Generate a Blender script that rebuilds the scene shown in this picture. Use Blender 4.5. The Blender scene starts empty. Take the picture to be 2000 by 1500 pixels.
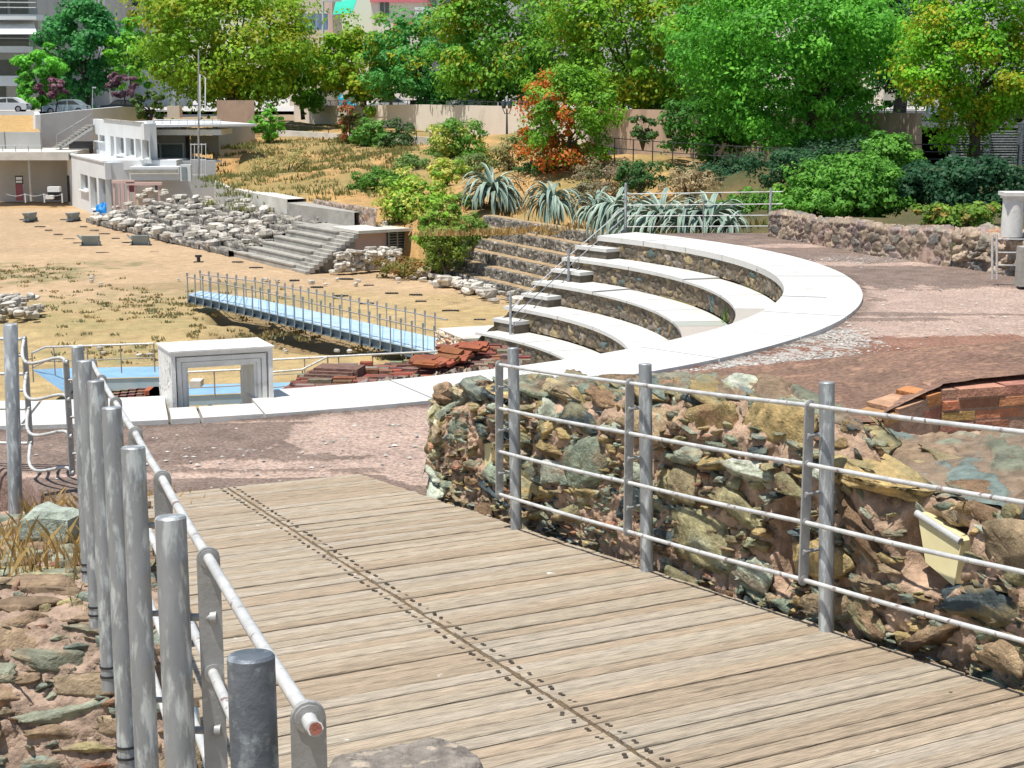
import bpy, math, random
import numpy as np
from mathutils import Vector
C = bpy.context.scene.collection
rad = math.radians
S = 1.2                      # everything is laid out in units of 1.2 m, scaled at the end

# ---------------------------------------------------------------- camera, light
F = 3000.0; HZ = 170.0; PIT = math.atan((750-HZ)/F)
cam = bpy.data.cameras.new('camera'); cam.sensor_width = 36; cam.lens = 54; cam.clip_start = .05; cam.clip_end = 3000
camo = bpy.data.objects.new('camera', cam); C.objects.link(camo)
camo.location = (0, 0, 0); camo.rotation_euler = (rad(90)-PIT, 0, 0)
bpy.context.scene.camera = camo
LT = Vector((.24, .21, -1)).normalized()            # the way the sunlight travels
ELEV = math.asin(-LT.z); AZ = math.atan2(-LT.x, -LT.y)
w = bpy.data.worlds.new('World'); bpy.context.scene.world = w; w.use_nodes = True
nt = w.node_tree; sky = nt.nodes.new('ShaderNodeTexSky'); sky.sky_type = 'NISHITA'; sky.sun_disc = False
sky.sun_elevation = ELEV; sky.sun_rotation = AZ; sky.air_density = 1.2; sky.dust_density = .6
nt.links.new(sky.outputs[0], nt.nodes['Background'].inputs[0]); nt.nodes['Background'].inputs[1].default_value = .095
sl = bpy.data.lights.new('sun', 'SUN'); sl.energy = 5.0; sl.angle = rad(.5); sl.color = (1, .955, .88)
so = bpy.data.objects.new('sun', sl); C.objects.link(so); so.rotation_euler = LT.to_track_quat('-Z', 'Y').to_euler(); so.location = (0, 0, 30)
vs = bpy.context.scene.view_settings; vs.view_transform = 'Standard'; vs.look = 'None'; vs.exposure = .26; vs.gamma = 1

# ---------------------------------------------------------------- pixel <-> place
def ray(px, py):
    dx = (px-1000)/F; dy = (750-py)/F
    return dx, math.cos(PIT)+dy*math.sin(PIT), -math.sin(PIT)+dy*math.cos(PIT)
def W(px, py, H):                       # on the level H below the eye
    a, b, c = ray(px, py); t = -H/c
    return Vector((a*t, b*t, -H))
def WD(px, py, Y):                      # at distance Y
    a, b, c = ray(px, py); t = Y/b
    return Vector((a*t, Y, c*t))
def XY(p): return (p[0], p[1])
# ---------------------------------------------------------------- noise
def h2(ix, iy, s):
    ix = ix.astype(np.int64); iy = iy.astype(np.int64)
    n = (ix*374761393+iy*668265263+s*974634777) & 0xffffffff
    n = ((n ^ (n >> 13))*1274126177) & 0xffffffff
    n = ((n ^ (n >> 16))*2246822519) & 0xffffffff
    return ((n ^ (n >> 15)) & 0xffffff)/float(0xffffff)
def vn(x, y, s=0):
    ix = np.floor(x); iy = np.floor(y); fx = x-ix; fy = y-iy
    fx = fx*fx*(3-2*fx); fy = fy*fy*(3-2*fy)
    a = h2(ix, iy, s); b = h2(ix+1, iy, s); c = h2(ix, iy+1, s); d = h2(ix+1, iy+1, s)
    return a+(b-a)*fx+(c-a)*fy+(a-b-c+d)*fx*fy
def fbm(x, y, s=0, o=4):
    r = 0; a = .5
    for i in range(o):
        r = r+a*vn(x, y, s+i*17); x = x*2.03+11.3; y = y*2.03+5.1; a *= .5
    return r/(1-.5**o)
def worley(x, y, s):
    ix = np.floor(x); iy = np.floor(y)
    f1 = np.full(x.shape, 9.); f2 = np.full(x.shape, 9.); cid = np.zeros(x.shape); cx = np.zeros(x.shape); cy = np.zeros(x.shape)
    for j in (-1, 0, 1):
        for i in (-2, -1, 0, 1, 2):
            gx = ix+i; gy = iy+j
            qx = gx+.1+.8*h2(gx, gy, s)+.5*(np.mod(gy, 2)); qy = gy+.2+.6*h2(gx, gy, s+1)
            dx = np.abs(x-qx); dy = np.abs(y-qy)
            k = .75+.5*h2(gx, gy, s+2)
            d = ((dx**2.6+dy**2.6)**(1/2.6))*k
            m = d < f1
            f2 = np.where(m, f1, np.minimum(f2, d)); f1 = np.where(m, d, f1)
            cid = np.where(m, h2(gx, gy, s+3), cid); cx = np.where(m, x-qx, cx); cy = np.where(m, y-qy, cy)
    return f1, f2, cid, cx, cy
def sst(a, b, x):
    t = np.clip((x-a)/(b-a), 0, 1); return t*t*(3-2*t)

# ---------------------------------------------------------------- materials
M = {}
def mat(name, c1, c2=None, sc=4, rough=.8, bump=.15, bsc=None, st=(1, 1, 1), attr=False, metal=0, c3=None, sc3=1, t3=(.5, .6), detail=6, amt=1, emit=None, spec=.3, vor=0, trans=0, rot=0, fine=0, spots=None):
    m = bpy.data.materials.new(name); m.use_nodes = True; n = m.node_tree.nodes; L = m.node_tree.links
    b = n['Principled BSDF']; b.inputs['Roughness'].default_value = rough; b.inputs['Metallic'].default_value = metal
    b.inputs['Specular IOR Level'].default_value = spec
    tc = n.new('ShaderNodeTexCoord'); mp = n.new('ShaderNodeMapping'); mp.inputs['Scale'].default_value = st
    if rot:
        m0 = n.new('ShaderNodeMapping'); m0.inputs['Rotation'].default_value = (0, 0, -rot); L.new(tc.outputs['Object'], m0.inputs[0]); L.new(m0.outputs[0], mp.inputs[0])
    else: L.new(tc.outputs['Object'], mp.inputs[0])
    def noise(s, d=detail):
        t = n.new('ShaderNodeTexNoise'); t.inputs['Scale'].default_value = s; t.inputs['Detail'].default_value = d; t.inputs['Roughness'].default_value = .62
        L.new(mp.outputs[0], t.inputs['Vector']); return t
    def ramp(f, a, bb, lo=.35, hi=.65):
        r = n.new('ShaderNodeValToRGB'); r.color_ramp.elements[0].position = lo; r.color_ramp.elements[1].position = hi
        r.color_ramp.elements[0].color = (*a, 1); r.color_ramp.elements[1].color = (*bb, 1); L.new(f, r.inputs[0]); return r.outputs[0]
    def mix(f, a, bb, mode='MIX'):
        x = n.new('ShaderNodeMix'); x.data_type = 'RGBA'; x.blend_type = mode
        if isinstance(f, float): x.inputs[0].default_value = f
        else: L.new(f, x.inputs[0])
        L.new(a, x.inputs[6]); L.new(bb, x.inputs[7]); return x.outputs[2]
    nz = noise(sc)
    if attr:
        at = n.new('ShaderNodeAttribute'); at.attribute_name = 'col'
        v = ramp(nz.outputs[0], (1-.45*amt,)*3, (1+.35*amt,)*3, .3, .7)
        col = mix(1.0, at.outputs['Color'], v, 'MULTIPLY')
    else:
        col = ramp(nz.outputs[0], c1, c2 or c1)
    if fine:
        nf = noise(fine, 3); col = mix(1.0, col, ramp(nf.outputs[0], (.62,)*3, (1.18,)*3, .36, .6), 'MULTIPLY')
    if spots:
        mo = n.new('ShaderNodeTexNoise'); mo.inputs['Scale'].default_value = spots[0]; mo.inputs['Detail'].default_value = 2; L.new(tc.outputs['Object'], mo.inputs['Vector'])
        fm = n.new('ShaderNodeMapRange'); fm.inputs[1].default_value = spots[1]; fm.inputs[2].default_value = spots[1]+.03; L.new(mo.outputs[0], fm.inputs[0]); kk = n.new('ShaderNodeRGB'); kk.outputs[0].default_value = (*spots[2], 1); col = mix(fm.outputs[0], col, kk.outputs[0])
    if c3 is not None:
        n3 = noise(sc3, 8); k = n.new('ShaderNodeRGB'); k.outputs[0].default_value = (*c3, 1)
        f = n.new('ShaderNodeMapRange'); f.inputs[1].default_value = t3[0]; f.inputs[2].default_value = t3[1]; L.new(n3.outputs[0], f.inputs[0])
        col = mix(f.outputs[0], col, k.outputs[0])
    L.new(col, b.inputs['Base Color'])
    if bump:
        nb = noise(bsc or sc*4, 5); bp = n.new('ShaderNodeBump'); bp.inputs['Strength'].default_value = min(1, bump*2); bp.inputs['Distance'].default_value = .02
        L.new(nb.outputs[0], bp.inputs['Height']); L.new(bp.outputs[0], b.inputs['Normal'])
    if emit: b.inputs['Emission Color'].default_value = (*emit, 1); b.inputs['Emission Strength'].default_value = 1
    if trans:
        tr = n.new('ShaderNodeBsdfTranslucent'); L.new(col, tr.inputs[0]); ms = n.new('ShaderNodeMixShader'); ms.inputs[0].default_value = trans
        L.new(b.outputs[0], ms.inputs[1]); L.new(tr.outputs[0], ms.inputs[2]); L.new(ms.outputs[0], n['Material Output'].inputs[0])
    M[name] = m; return m
mat('stone', None, sc=14, rough=.9, bump=.5, bsc=45, attr=True, amt=.9)
mat('stone_far', None, sc=5, rough=.9, bump=.3, bsc=12, attr=True, amt=.8)
mat('dirt', None, sc=3, rough=.95, bump=.3, bsc=30, attr=True, amt=.4, fine=38)
mat('marble', None, sc=9, rough=.55, bump=.08, bsc=60, attr=True, amt=.12, c3=(.42, .40, .35), sc3=4.5, t3=(.55, .8))
mat('portal', (.62, .61, .58), (.74, .73, .7), sc=8, rough=.65, bump=.12, c3=(.36, .35, .33), sc3=9, t3=(.58, .8), bsc=50)
mat('rough_marble', (.4, .38, .34), (.75, .74, .7), sc=22, rough=.8, bump=.8, bsc=22)
mat('wood', None, sc=5, rough=.82, bump=.3, bsc=14, st=(.3, 7, 7), attr=True, amt=.32, fine=30, spots=(9, .755, (.6, .58, .54)), rot=math.atan2(3000, 5200*math.cos(PIT)))
mat('bolt', (.09, .075, .06), (.16, .13, .1), sc=30, rough=.6, metal=.6)
mat('rope', (.2, .14, .08), (.34, .25, .16), sc=60, rough=.9, bump=.5)
mat('galv', (.27, .285, .3), (.36, .375, .385), sc=7, rough=.5, bump=.05, bsc=90, metal=.35, st=(2.2, 2.2, .5), c3=(.58, .62, .62), sc3=16, t3=(.5, .62))
mat('flat', (.33, .33, .325), (.42, .42, .41), sc=16, rough=.55, bump=.05, metal=.3, c3=(.55, .55, .52), sc3=14, t3=(.58, .66))
mat('rail', (.46, .465, .46), (.66, .66, .64), sc=12, rough=.5, bump=.06, c3=(.25, .18, .16), sc3=26, t3=(.60, .66), metal=.15)
mat('rust', (.2, .07, .05), (.3, .12, .08), sc=40, rough=.8)
mat('blackstrap', (.02, .02, .02), (.04, .04, .04), rough=.5)
mat('darkgreypaint', (.1, .12, .14), (.17, .19, .22), sc=14, rough=.5, bump=.1, c3=(.35, .4, .42), sc3=20, t3=(.54, .66), metal=.3)
mat('bluesteel', (.2, .36, .52), (.26, .44, .6), sc=3, rough=.5, bump=.04)
mat('bluedeck', (.36, .49, .60), (.44, .56, .66), sc=2, rough=.55, bump=.08, c3=(.3, .46, .6), sc3=2.4, t3=(.5, .7))
mat('bluedark', (.1, .17, .25), (.15, .23, .32), sc=3, rough=.5)
mat('concrete', (.3, .29, .26), (.42, .4, .36), sc=2.2, rough=.9, bump=.2, bsc=12, c3=(.2, .195, .17), sc3=1.2, t3=(.52, .72))
mat('concrete_light', (.5, .48, .43), (.64, .62, .56), sc=1.4, rough=.9, bump=.1, c3=(.3, .28, .25), sc3=.8, t3=(.6, .8))
mat('plaster_white', (.62, .64, .645), (.7, .715, .715), sc=.8, rough=.85, bump=.05)
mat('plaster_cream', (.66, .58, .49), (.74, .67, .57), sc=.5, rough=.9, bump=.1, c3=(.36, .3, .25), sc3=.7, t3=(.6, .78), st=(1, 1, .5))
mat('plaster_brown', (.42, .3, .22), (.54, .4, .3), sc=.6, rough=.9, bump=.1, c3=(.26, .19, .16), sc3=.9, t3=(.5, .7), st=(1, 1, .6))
mat('plaster_pink', (.6, .42, .38), (.66, .48, .43), sc=1, rough=.9)
mat('plaster_grey', (.4, .4, .38), (.48, .47, .45), sc=.6, rough=.9, bump=.05)
mat('darkred', (.2, .06, .08), (.25, .08, .1), rough=.6)
mat('glass', (.03, .045, .055), (.06, .08, .09), sc=1, rough=.12, bump=0, spec=.8)
mat('glass_green', (.14, .19, .19), (.2, .25, .25), sc=.6, rough=.2, bump=0, spec=.7)
mat('dark', (.03, .03, .035), (.05, .05, .055), sc=4, rough=.7)
mat('railing_dark', (.05, .055, .06), (.08, .08, .085), sc=4, rough=.5, metal=.3)
mat('asphalt', (.045, .045, .048), (.065, .065, .068), sc=2, rough=.95)
mat('pavement', (.4, .38, .36), (.5, .48, .45), sc=2, rough=.95)
mat('brick', None, sc=12, rough=.9, bump=.5, bsc=30, attr=True, amt=.7)
mat('lampyellow', (.55, .48, .26), (.66, .6, .36), sc=3, rough=.45, bump=.02)
mat('lampgrey', (.42, .43, .42), (.52, .52, .5), sc=8, rough=.5)
mat('awning_white', (.76, .77, .78), (.82, .82, .82), sc=1, rough=.9)
mat('awning_green', (.03, .42, .3), (.05, .5, .36), sc=1, rough=.9)
mat('awning_blue', (.1, .25, .45), (.45, .55, .65), sc=4, rough=.9, st=(1, 1, .1))
mat('beige', (.6, .5, .38), (.66, .57, .45), sc=.8, rough=.9)
mat('pinkred', (.6, .17, .2), (.66, .22, .24), sc=1, rough=.9)
mat('brickred', (.5, .22, .15), (.6, .3, .2), sc=1, rough=.9)
mat('car_silver', (.42, .52, .58), (.46, .55, .62), sc=1, rough=.25, bump=0, metal=.4)
mat('car_white', (.7, .72, .72), (.74, .75, .75), sc=1, rough=.3, bump=0)
mat('car_dark', (.03, .04, .06), (.04, .05, .07), sc=1, rough=.25, bump=0, metal=.3)
mat('tyre', (.02, .02, .02), (.03, .03, .03), rough=.9)
mat('hub', (.4, .4, .42), (.5, .5, .5), rough=.4, metal=.5)
mat('bluebag', (.01, .16, .5), (.02, .26, .65), sc=8, rough=.45, bump=.3)
mat('greymetal', (.24, .29, .3), (.3, .34, .35), sc=3, rough=.6, metal=.2)
mat('pallet', (.55, .42, .26), (.65, .52, .34), sc=10, rough=.9)
mat('graffiti', (.7, .55, .1), (.1, .5, .5), sc=1.6, rough=.9, c3=(.75, .75, .75), sc3=1.3, t3=(.5, .52))
mat('bark', (.06, .045, .035), (.13, .1, .075), sc=6, rough=.95, bump=.6, st=(1, 1, .25))
mat('cyanpanel', (.0, .4, .6), (.02, .6, .75), sc=2, rough=.6, c3=(.7, .75, .75), sc3=2, t3=(.55, .57))
mat('leafy', None, sc=3, rough=.55, bump=0, attr=True, amt=.35, trans=.42)
mat('agave', None, sc=5, rough=.5, bump=0, attr=True, amt=.2, spec=.4)
mat('wire', (.3, .28, .25), (.36, .33, .3), rough=.6)

# ---------------------------------------------------------------- mesh helpers
def tag(o, label=None, cat=None, group=None, kind=None):
    if label: o['label'] = label
    if cat: o['category'] = cat
    if group: o['group'] = group
    if kind: o['kind'] = kind
    return o
ORG = {}
def link(o, parent, org):
    C.objects.link(o)
    if parent is not None:
        o.parent = parent; ORG[o.name] = ORG[parent.name]
    else:
        o.location = org; ORG[o.name] = org
def thing(name, label, cat, loc=(0, 0, 0), group=None):
    o = bpy.data.objects.new(name, None); o.empty_display_size = .2
    link(o, None, Vector(loc)); return tag(o, label, cat, group)
def np_mesh(name, V, Q, mats, parent=None, col=None, smooth=False, mi=None):
    V = np.asarray(V, dtype=np.float64)
    if parent is None:
        org = Vector(((V[:, 0].min()+V[:, 0].max())/2, (V[:, 1].min()+V[:, 1].max())/2, V[:, 2].min()))
    else: org = ORG[parent.name]
    V = V-np.array(org)
    me = bpy.data.meshes.new(name)
    Q = np.asarray(Q, dtype=np.int32); nq, k = Q.shape
    me.vertices.add(len(V)); me.vertices.foreach_set('co', V.astype(np.float32).ravel())
    me.loops.add(nq*k); me.loops.foreach_set('vertex_index', Q.ravel())
    me.polygons.add(nq); me.polygons.foreach_set('loop_start', np.arange(0, nq*k, k, dtype=np.int32))
    if smooth: me.polygons.foreach_set('use_smooth', np.ones(nq, dtype=bool))
    for m in (mats if isinstance(mats, (list, tuple)) else [mats]): me.materials.append(M[m])
    if mi is not None: me.polygons.foreach_set('material_index', np.asarray(mi, dtype=np.int32))
    me.update(calc_edges=True)
    if col is not None:
        a = me.color_attributes.new('col', 'FLOAT_COLOR', 'POINT')
        cc = np.ones((len(V), 4), dtype=np.float32); cc[:, :3] = col; a.data.foreach_set('color', cc.ravel())
    o = bpy.data.objects.new(name, me); link(o, parent, org); return o
class MB:
    def __init__(s): s.v = []; s.f = []; s.m = []; s.c = []; s.sm = []
    def add(s, vs, fs, mi=0, col=(.5, .5, .5), sm=False):
        k = len(s.v); s.v += [tuple(p) for p in vs]; s.c += [tuple(col)]*len(vs)
        for f in fs: s.f.append([k+i for i in f]); s.m.append(mi); s.sm.append(sm)
    def box(s, c, sz, ax=None, mi=0, col=(.5, .5, .5)):
        ax = ax or (Vector((1, 0, 0)), Vector((0, 1, 0)), Vector((0, 0, 1))); c = Vector(c)
        vs = [c+ax[0]*(i*sz[0]/2)+ax[1]*(j*sz[1]/2)+ax[2]*(k*sz[2]/2) for i in (-1, 1) for j in (-1, 1) for k in (-1, 1)]
        s.add(vs, [(0, 1, 3, 2), (4, 6, 7, 5), (0, 4, 5, 1), (2, 3, 7, 6), (0, 2, 6, 4), (1, 5, 7, 3)], mi, col)
    def prism(s, poly, z0, z1, mi=0, col=(.5, .5, .5)):
        n = len(poly); vs = [(p[0], p[1], z0) for p in poly]+[(p[0], p[1], z1) for p in poly]
        s.add(vs, [tuple(range(n-1, -1, -1)), tuple(range(n, 2*n))]+[(i, (i+1) % n, n+(i+1) % n, n+i) for i in range(n)], mi, col)
    def tube(s, pts, r, n=10, mi=0, cap=True, col=(.5, .5, .5)):
        pts = [Vector(p) for p in pts]; vs = []; m = len(pts)
        rs = r if isinstance(r, (list, tuple)) else [r]*m
        t0 = (pts[1]-pts[0]).normalized(); up = Vector((0, 0, 1)) if abs(t0.z) < .9 else Vector((1, 0, 0))
        a = t0.cross(up).normalized()
        for i, p in enumerate(pts):
            t = ((pts[min(i+1, m-1)]-pts[max(i-1, 0)])).normalized(); a = (a-t*a.dot(t)).normalized(); b = t.cross(a)
            vs += [p+(a*math.cos(2*math.pi*k/n)+b*math.sin(2*math.pi*k/n))*rs[i] for k in range(n)]
        fs = [(i*n+k, i*n+(k+1) % n, (i+1)*n+(k+1) % n, (i+1)*n+k) for i in range(m-1) for k in range(n)]
        s.add(vs, fs, mi, col, True)
        if cap: s.add(vs[:n], [tuple(range(n-1, -1, -1))], mi, col); s.add(vs[-n:], [tuple(range(n))], mi, col)
    def build(s, name, mats, parent=None):
        me = bpy.data.meshes.new(name)
        V = [Vector(p) for p in s.v]
        if parent is None:
            org = Vector(((min(p.x for p in V)+max(p.x for p in V))/2, (min(p.y for p in V)+max(p.y for p in V))/2, min(p.z for p in V)))
        else: org = ORG[parent.name]
        me.from_pydata([p-org for p in V], [], s.f)
        for m in (mats if isinstance(mats, (list, tuple)) else [mats]): me.materials.append(M[m])
        me.polygons.foreach_set('material_index', s.m); me.polygons.foreach_set('use_smooth', s.sm)
        a = me.color_attributes.new('col', 'FLOAT_COLOR', 'POINT')
        cc = np.ones((len(V), 4), dtype=np.float32); cc[:, :3] = s.c; a.data.foreach_set('color', cc.ravel())
        me.update(); o = bpy.data.objects.new(name, me); link(o, parent, org); return o
def copy_tree(o, parent=None):
    c = o.copy(); C.objects.link(c); c.parent = parent
    for ch in list(o.children): copy_tree(ch, c)
    return c
def gridq(nu, nv):
    i = np.arange(nu-1)[:, None]; j = np.arange(nv-1)[None, :]; a = i*nv+j
    return np.stack([a, a+nv, a+nv+1, a+1], -1).reshape(-1, 4)

PAL = dict(
    near=[((.27, .31, .235), 2.6), ((.42, .45, .36), 2.6), ((.42, .325, .16), 3), ((.27, .18, .11), 2.6), ((.10, .125, .13), 1.6), ((.34, .31, .18), 3), ((.40, .31, .20), 2.4), ((.36, .2, .13), .8)],
    top=[((.20, .21, .15), 3), ((.27, .26, .19), 2), ((.24, .17, .11), 2), ((.16, .2, .18), 1), ((.33, .2, .12), .7)],
    left=[((.26, .27, .20), 3), ((.34, .26, .17), 3), ((.24, .17, .11), 3), ((.20, .23, .19), 2), ((.38, .34, .16), .7), ((.27, .14, .09), .5)],
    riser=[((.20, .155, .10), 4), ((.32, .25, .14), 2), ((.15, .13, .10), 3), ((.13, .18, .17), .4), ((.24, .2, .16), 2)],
    back=[((.34, .27, .2), 4), ((.27, .24, .19), 3), ((.2, .19, .17), 1), ((.42, .33, .24), 2), ((.4, .22, .13), .6), ((.28, .22, .2), 2)],
    gabion=[((.17, .16, .14), 3), ((.26, .24, .21), 2), ((.12, .11, .1), 2), ((.34, .31, .26), 1)])
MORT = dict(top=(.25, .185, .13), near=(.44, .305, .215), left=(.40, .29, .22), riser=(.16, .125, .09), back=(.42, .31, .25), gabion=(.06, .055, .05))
def rubble(name, L, Hh, du, fpos, cs, amp, pal, seed, parent=None, mort=.22, m='stone', holes=(), gain=1., ampfn=None, colfn=None):
    """a rubble face: fpos(u,v)->(position, normal); the stones are cells of a warped cell noise"""
    nu = max(2, int(L/du)+1); nv = max(2, int(Hh/du)+1)
    u, v = np.meshgrid(np.linspace(0, L, nu), np.linspace(0, Hh, nv), indexing='ij')
    wx = u+(fbm(u*4/cs[0]*.3, v*4/cs[1]*.3, seed)-.5)*cs[0]*.8; wy = v+(fbm(u*1.2/cs[0], v*1.2/cs[1], seed+5)-.5)*cs[1]*1.1
    f1, f2, cid, cx, cy = worley(wx/cs[0], wy/cs[1], seed)
    g1, g2, gid, hx, hy = worley(wx/cs[0]*2.1+3.3, wy/cs[1]*1.9+1.7, seed+50)
    big = cid > mort
    small = (~big) & (gid > .35) & (mort < 1)
    isst = big | small; cid = np.where(big, cid, gid); cx = np.where(big, cx, hx); cy = np.where(big, cy, hy)
    e = np.where(big, f2-f1, np.minimum(g2-g1, (f2-f1)*1.5)*.7)
    r2 = np.mod(cid*7.13, 1); r3 = np.mod(cid*13.7, 1); r4 = np.mod(cid*23.1, 1)
    je = (fbm(u*9/cs[0], v*9/cs[1], seed+9, 4)-.5)
    w0 = .05+.09*r4*(mort > .05)
    edge = sst(w0, w0+.11, e+je*.16)
    # split faces: ledges of bedding, a few planes, a rough skin
    tilt = (r4-.5)*.9
    bed_ = (v+tilt*u+.03*je)/(.028+.02*r3); lam = (bed_-np.floor(bed_))
    stp = (h2(np.floor(bed_), np.floor(cid*999), seed+2)-.5)
    skin = fbm(u*30, v*45, seed+3, 4)-.5
    crk = sst(.10, .0, np.abs(fbm(u*3/cs[0]+r3*9, v*4/cs[1], seed+13, 4)-.5)*4)
    szf = np.where(big, 1., .55)
    h = amp*szf*(.5+.6*r2+(cx*(r3-.5)*1.1+(cy+.15)*(r2-.1)*.9))*edge
    h = h+edge*(stp*amp*.34*(r3 > .3)+skin*amp*.36-crk*amp*.22)
    h = np.where(isst & (edge > 0), h, 0)+(1-edge)*((fbm(u*16, v*16, seed+6, 4)-.5)*amp*.55-amp*.3*(mort > .05))
    h = np.where(isst, h, (fbm(u*16, v*16, seed+6, 4)-.5)*amp*.6-amp*.05+((fbm(u*48, v*48, seed+7, 3)-.5)*.022-.02*sst(.6, .68, fbm(u*22, v*22, seed+8, 3)) if mort > 1 else 0))
    h = h+(fbm(u*2.2, v*2.2, seed+31)-.5)*amp*.7
    if ampfn: h = h*ampfn(u, v)
    for (hu, hv, ru, rv, dep) in holes:
        h = h-dep*(1-sst(.7, 1.05, (np.abs((u-hu)/ru)**3+np.abs((v-hv)/rv)**3)**(1/3.)))
    ps, ns = fpos(u, v)
    V = ps+ns*h[..., None]
    pl = PAL[pal]; wt = np.cumsum([p[1] for p in pl]); wt = wt/wt[-1]; k = np.searchsorted(wt, np.mod(cid*29.3, 1)); pc = np.array([p[0] for p in pl])[np.clip(k, 0, len(pl)-1)]
    pc = pc*(.75+.5*r3)[..., None]*(1+(fbm(u*14, v*30, seed+40)-.5)*.75)[..., None]*(1-.35*crk)[..., None]
    lch = sst(.54, .66, fbm(u*7, v*9, seed+44))[..., None]*.55; pc = pc*(1-lch)+np.array([.46, .47, .37])*lch*(pal in ('near', 'left'))+pc*lch*(pal not in ('near', 'left'))
    mc = np.array(MORT[pal])*(.72+.55*fbm(u*9, v*9, seed+41))[..., None]
    t = np.where(isst, edge, 0)[..., None]
    col = np.clip((mc*(1-t)+pc*t)*gain, 0, .9)
    if colfn: col = colfn(u, v, col)
    return np_mesh(name, V.reshape(-1, 3), gridq(nu, nv), m, parent, col.reshape(-1, 3), smooth=(du > .03))
import bmesh
def rockprotos(n, seed):
    out = []; rn = random.Random(seed)
    for i in range(n):
        bm = bmesh.new()
        for k in range(rn.choice((11, 13, 16))):
            d = Vector((rn.gauss(0, 1), rn.gauss(0, 1), rn.gauss(0, 1))).normalized()
            q = (abs(d.x)**5+abs(d.y)**5+abs(d.z)**5)**.2; bm.verts.new(d/q*rn.uniform(.82, 1.))
        bmesh.ops.convex_hull(bm, input=bm.verts[:]); bmesh.ops.delete(bm, geom=[v for v in bm.verts if not v.link_faces], context='VERTS')
        bmesh.ops.bevel(bm, geom=bm.edges[:], offset=.07, segments=1, affect='EDGES', profile=.5)
        bmesh.ops.triangulate(bm, faces=bm.faces[:])
        for _ in range(2): bmesh.ops.subdivide_edges(bm, edges=[e for e in bm.edges if e.calc_length() > .22], cuts=1, use_grid_fill=True)
        bmesh.ops.triangulate(bm, faces=bm.faces[:]); bm.normal_update()
        bm.verts.ensure_lookup_table(); V = np.array([v.co[:] for v in bm.verts]); Nn = np.array([v.normal[:] for v in bm.verts]); T_ = np.array([[v.index for v in f.verts] for f in bm.faces])
        lay = (fbm(V[:, 0]*1.2+i*7, V[:, 1]*8+V[:, 2]*2, i, 3)-.5)*.26+(fbm(V[:, 0]*5+V[:, 2]*4, V[:, 1]*5+i, i+5, 3)-.5)*.16
        out.append((V+Nn*lay[:, None], T_, lay)); bm.free()
    return out
ROCKS = rockprotos(36, 3)
def rocks(name, fpos, L, Hh, parent, pal, seed, sizes, asp=(.38, .75), dep=(.045, .085), m='stone', holes=(), gain=1., tries=5000, keep=lambda u, v, rn: True, depf=None, tilt=.25):
    rn = random.Random(seed); U_, V_, A_, B_ = [], [], [], []; acc = []
    pl = PAL[pal]; wt = [p[1] for p in pl]
    for t in range(tries):
        a = sizes[0]+(sizes[1]-sizes[0])*(t/tries)**.55; a *= rn.uniform(.8, 1.2); b = a*rn.uniform(*asp); u = rn.uniform(-.02, L+.02); v = rn.uniform(0, Hh)
        if any(((abs(u-hu)/(ru+a*.7))**3+(abs(v-hv)/(rv+b*.7))**3) < 1 for hu, hv, ru, rv, *_ in holes): continue
        if not keep(u, v, rn): continue
        if U_:
            du = np.abs(np.array(U_)-u)/(np.array(A_)+a); dv = np.abs(np.array(V_)-v)/(np.array(B_)+b)
            if ((du**3.5+dv**3.5) < .62).any(): continue
        U_.append(u); V_.append(v); A_.append(a); B_.append(b)
    U_, V_ = np.array(U_), np.array(V_); e = .004
    P, N = fpos(U_, V_); Pu, _ = fpos(U_+e, V_); VV, TT, CC = [], [], []; k = 0
    for i in range(len(U_)):
        n = np.array(N[i], float); n /= np.linalg.norm(n); t = Pu[i]-P[i]; t -= n*(t@n); t /= np.linalg.norm(t)+1e-12; b = np.cross(n, t); 
        if b[2] < 0 and abs(n[2]) < .8: b = -b
        an = rn.gauss(0, tilt); t, b = t*math.cos(an)+b*math.sin(an), b*math.cos(an)-t*math.sin(an)
        RV, RT, lay = ROCKS[rn.randrange(len(ROCKS))]; c = rn.uniform(*dep)*(1 if depf is None else depf(V_[i])); 
        n2 = n+t*rn.uniform(-.15, .15)+b*rn.uniform(-.05, .3)
        X = RV*np.array([A_[i]*1.2, B_[i]*1.22, c]); VV.append(P[i]-n*c*.3+X[:, :1]*t+X[:, 1:2]*b+X[:, 2:]*n2); TT.append(RT+k); k += len(RV)
        cc = np.array(rn.choices([p[0] for p in pl], wt)[0])*rn.uniform(.75, 1.25)*gain
        c2 = np.array(rn.choices([p[0] for p in pl], wt)[0])*gain; q = sst(-.02, .08, fbm(RV[:, 0]*1.5+i, RV[:, 1]*2+RV[:, 2], i, 3)-.55)[:, None]*.6
        CC.append(np.clip((cc*(1-q)+c2*q)*(1+lay*2.2)[:, None], .01, .85))
    return np_mesh(name, np.concatenate(VV), np.concatenate(TT), m, parent, np.concatenate(CC))
def flatface(p0, U, N, Vd=Vector((0, 0, 1))):
    p0 = np.array(p0); U = np.array(U); N = np.array(N); Vd = np.array(Vd)
    return lambda u, v: (p0+U*u[..., None]+Vd*v[..., None], np.broadcast_to(N, u.shape+(3,)))

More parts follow.
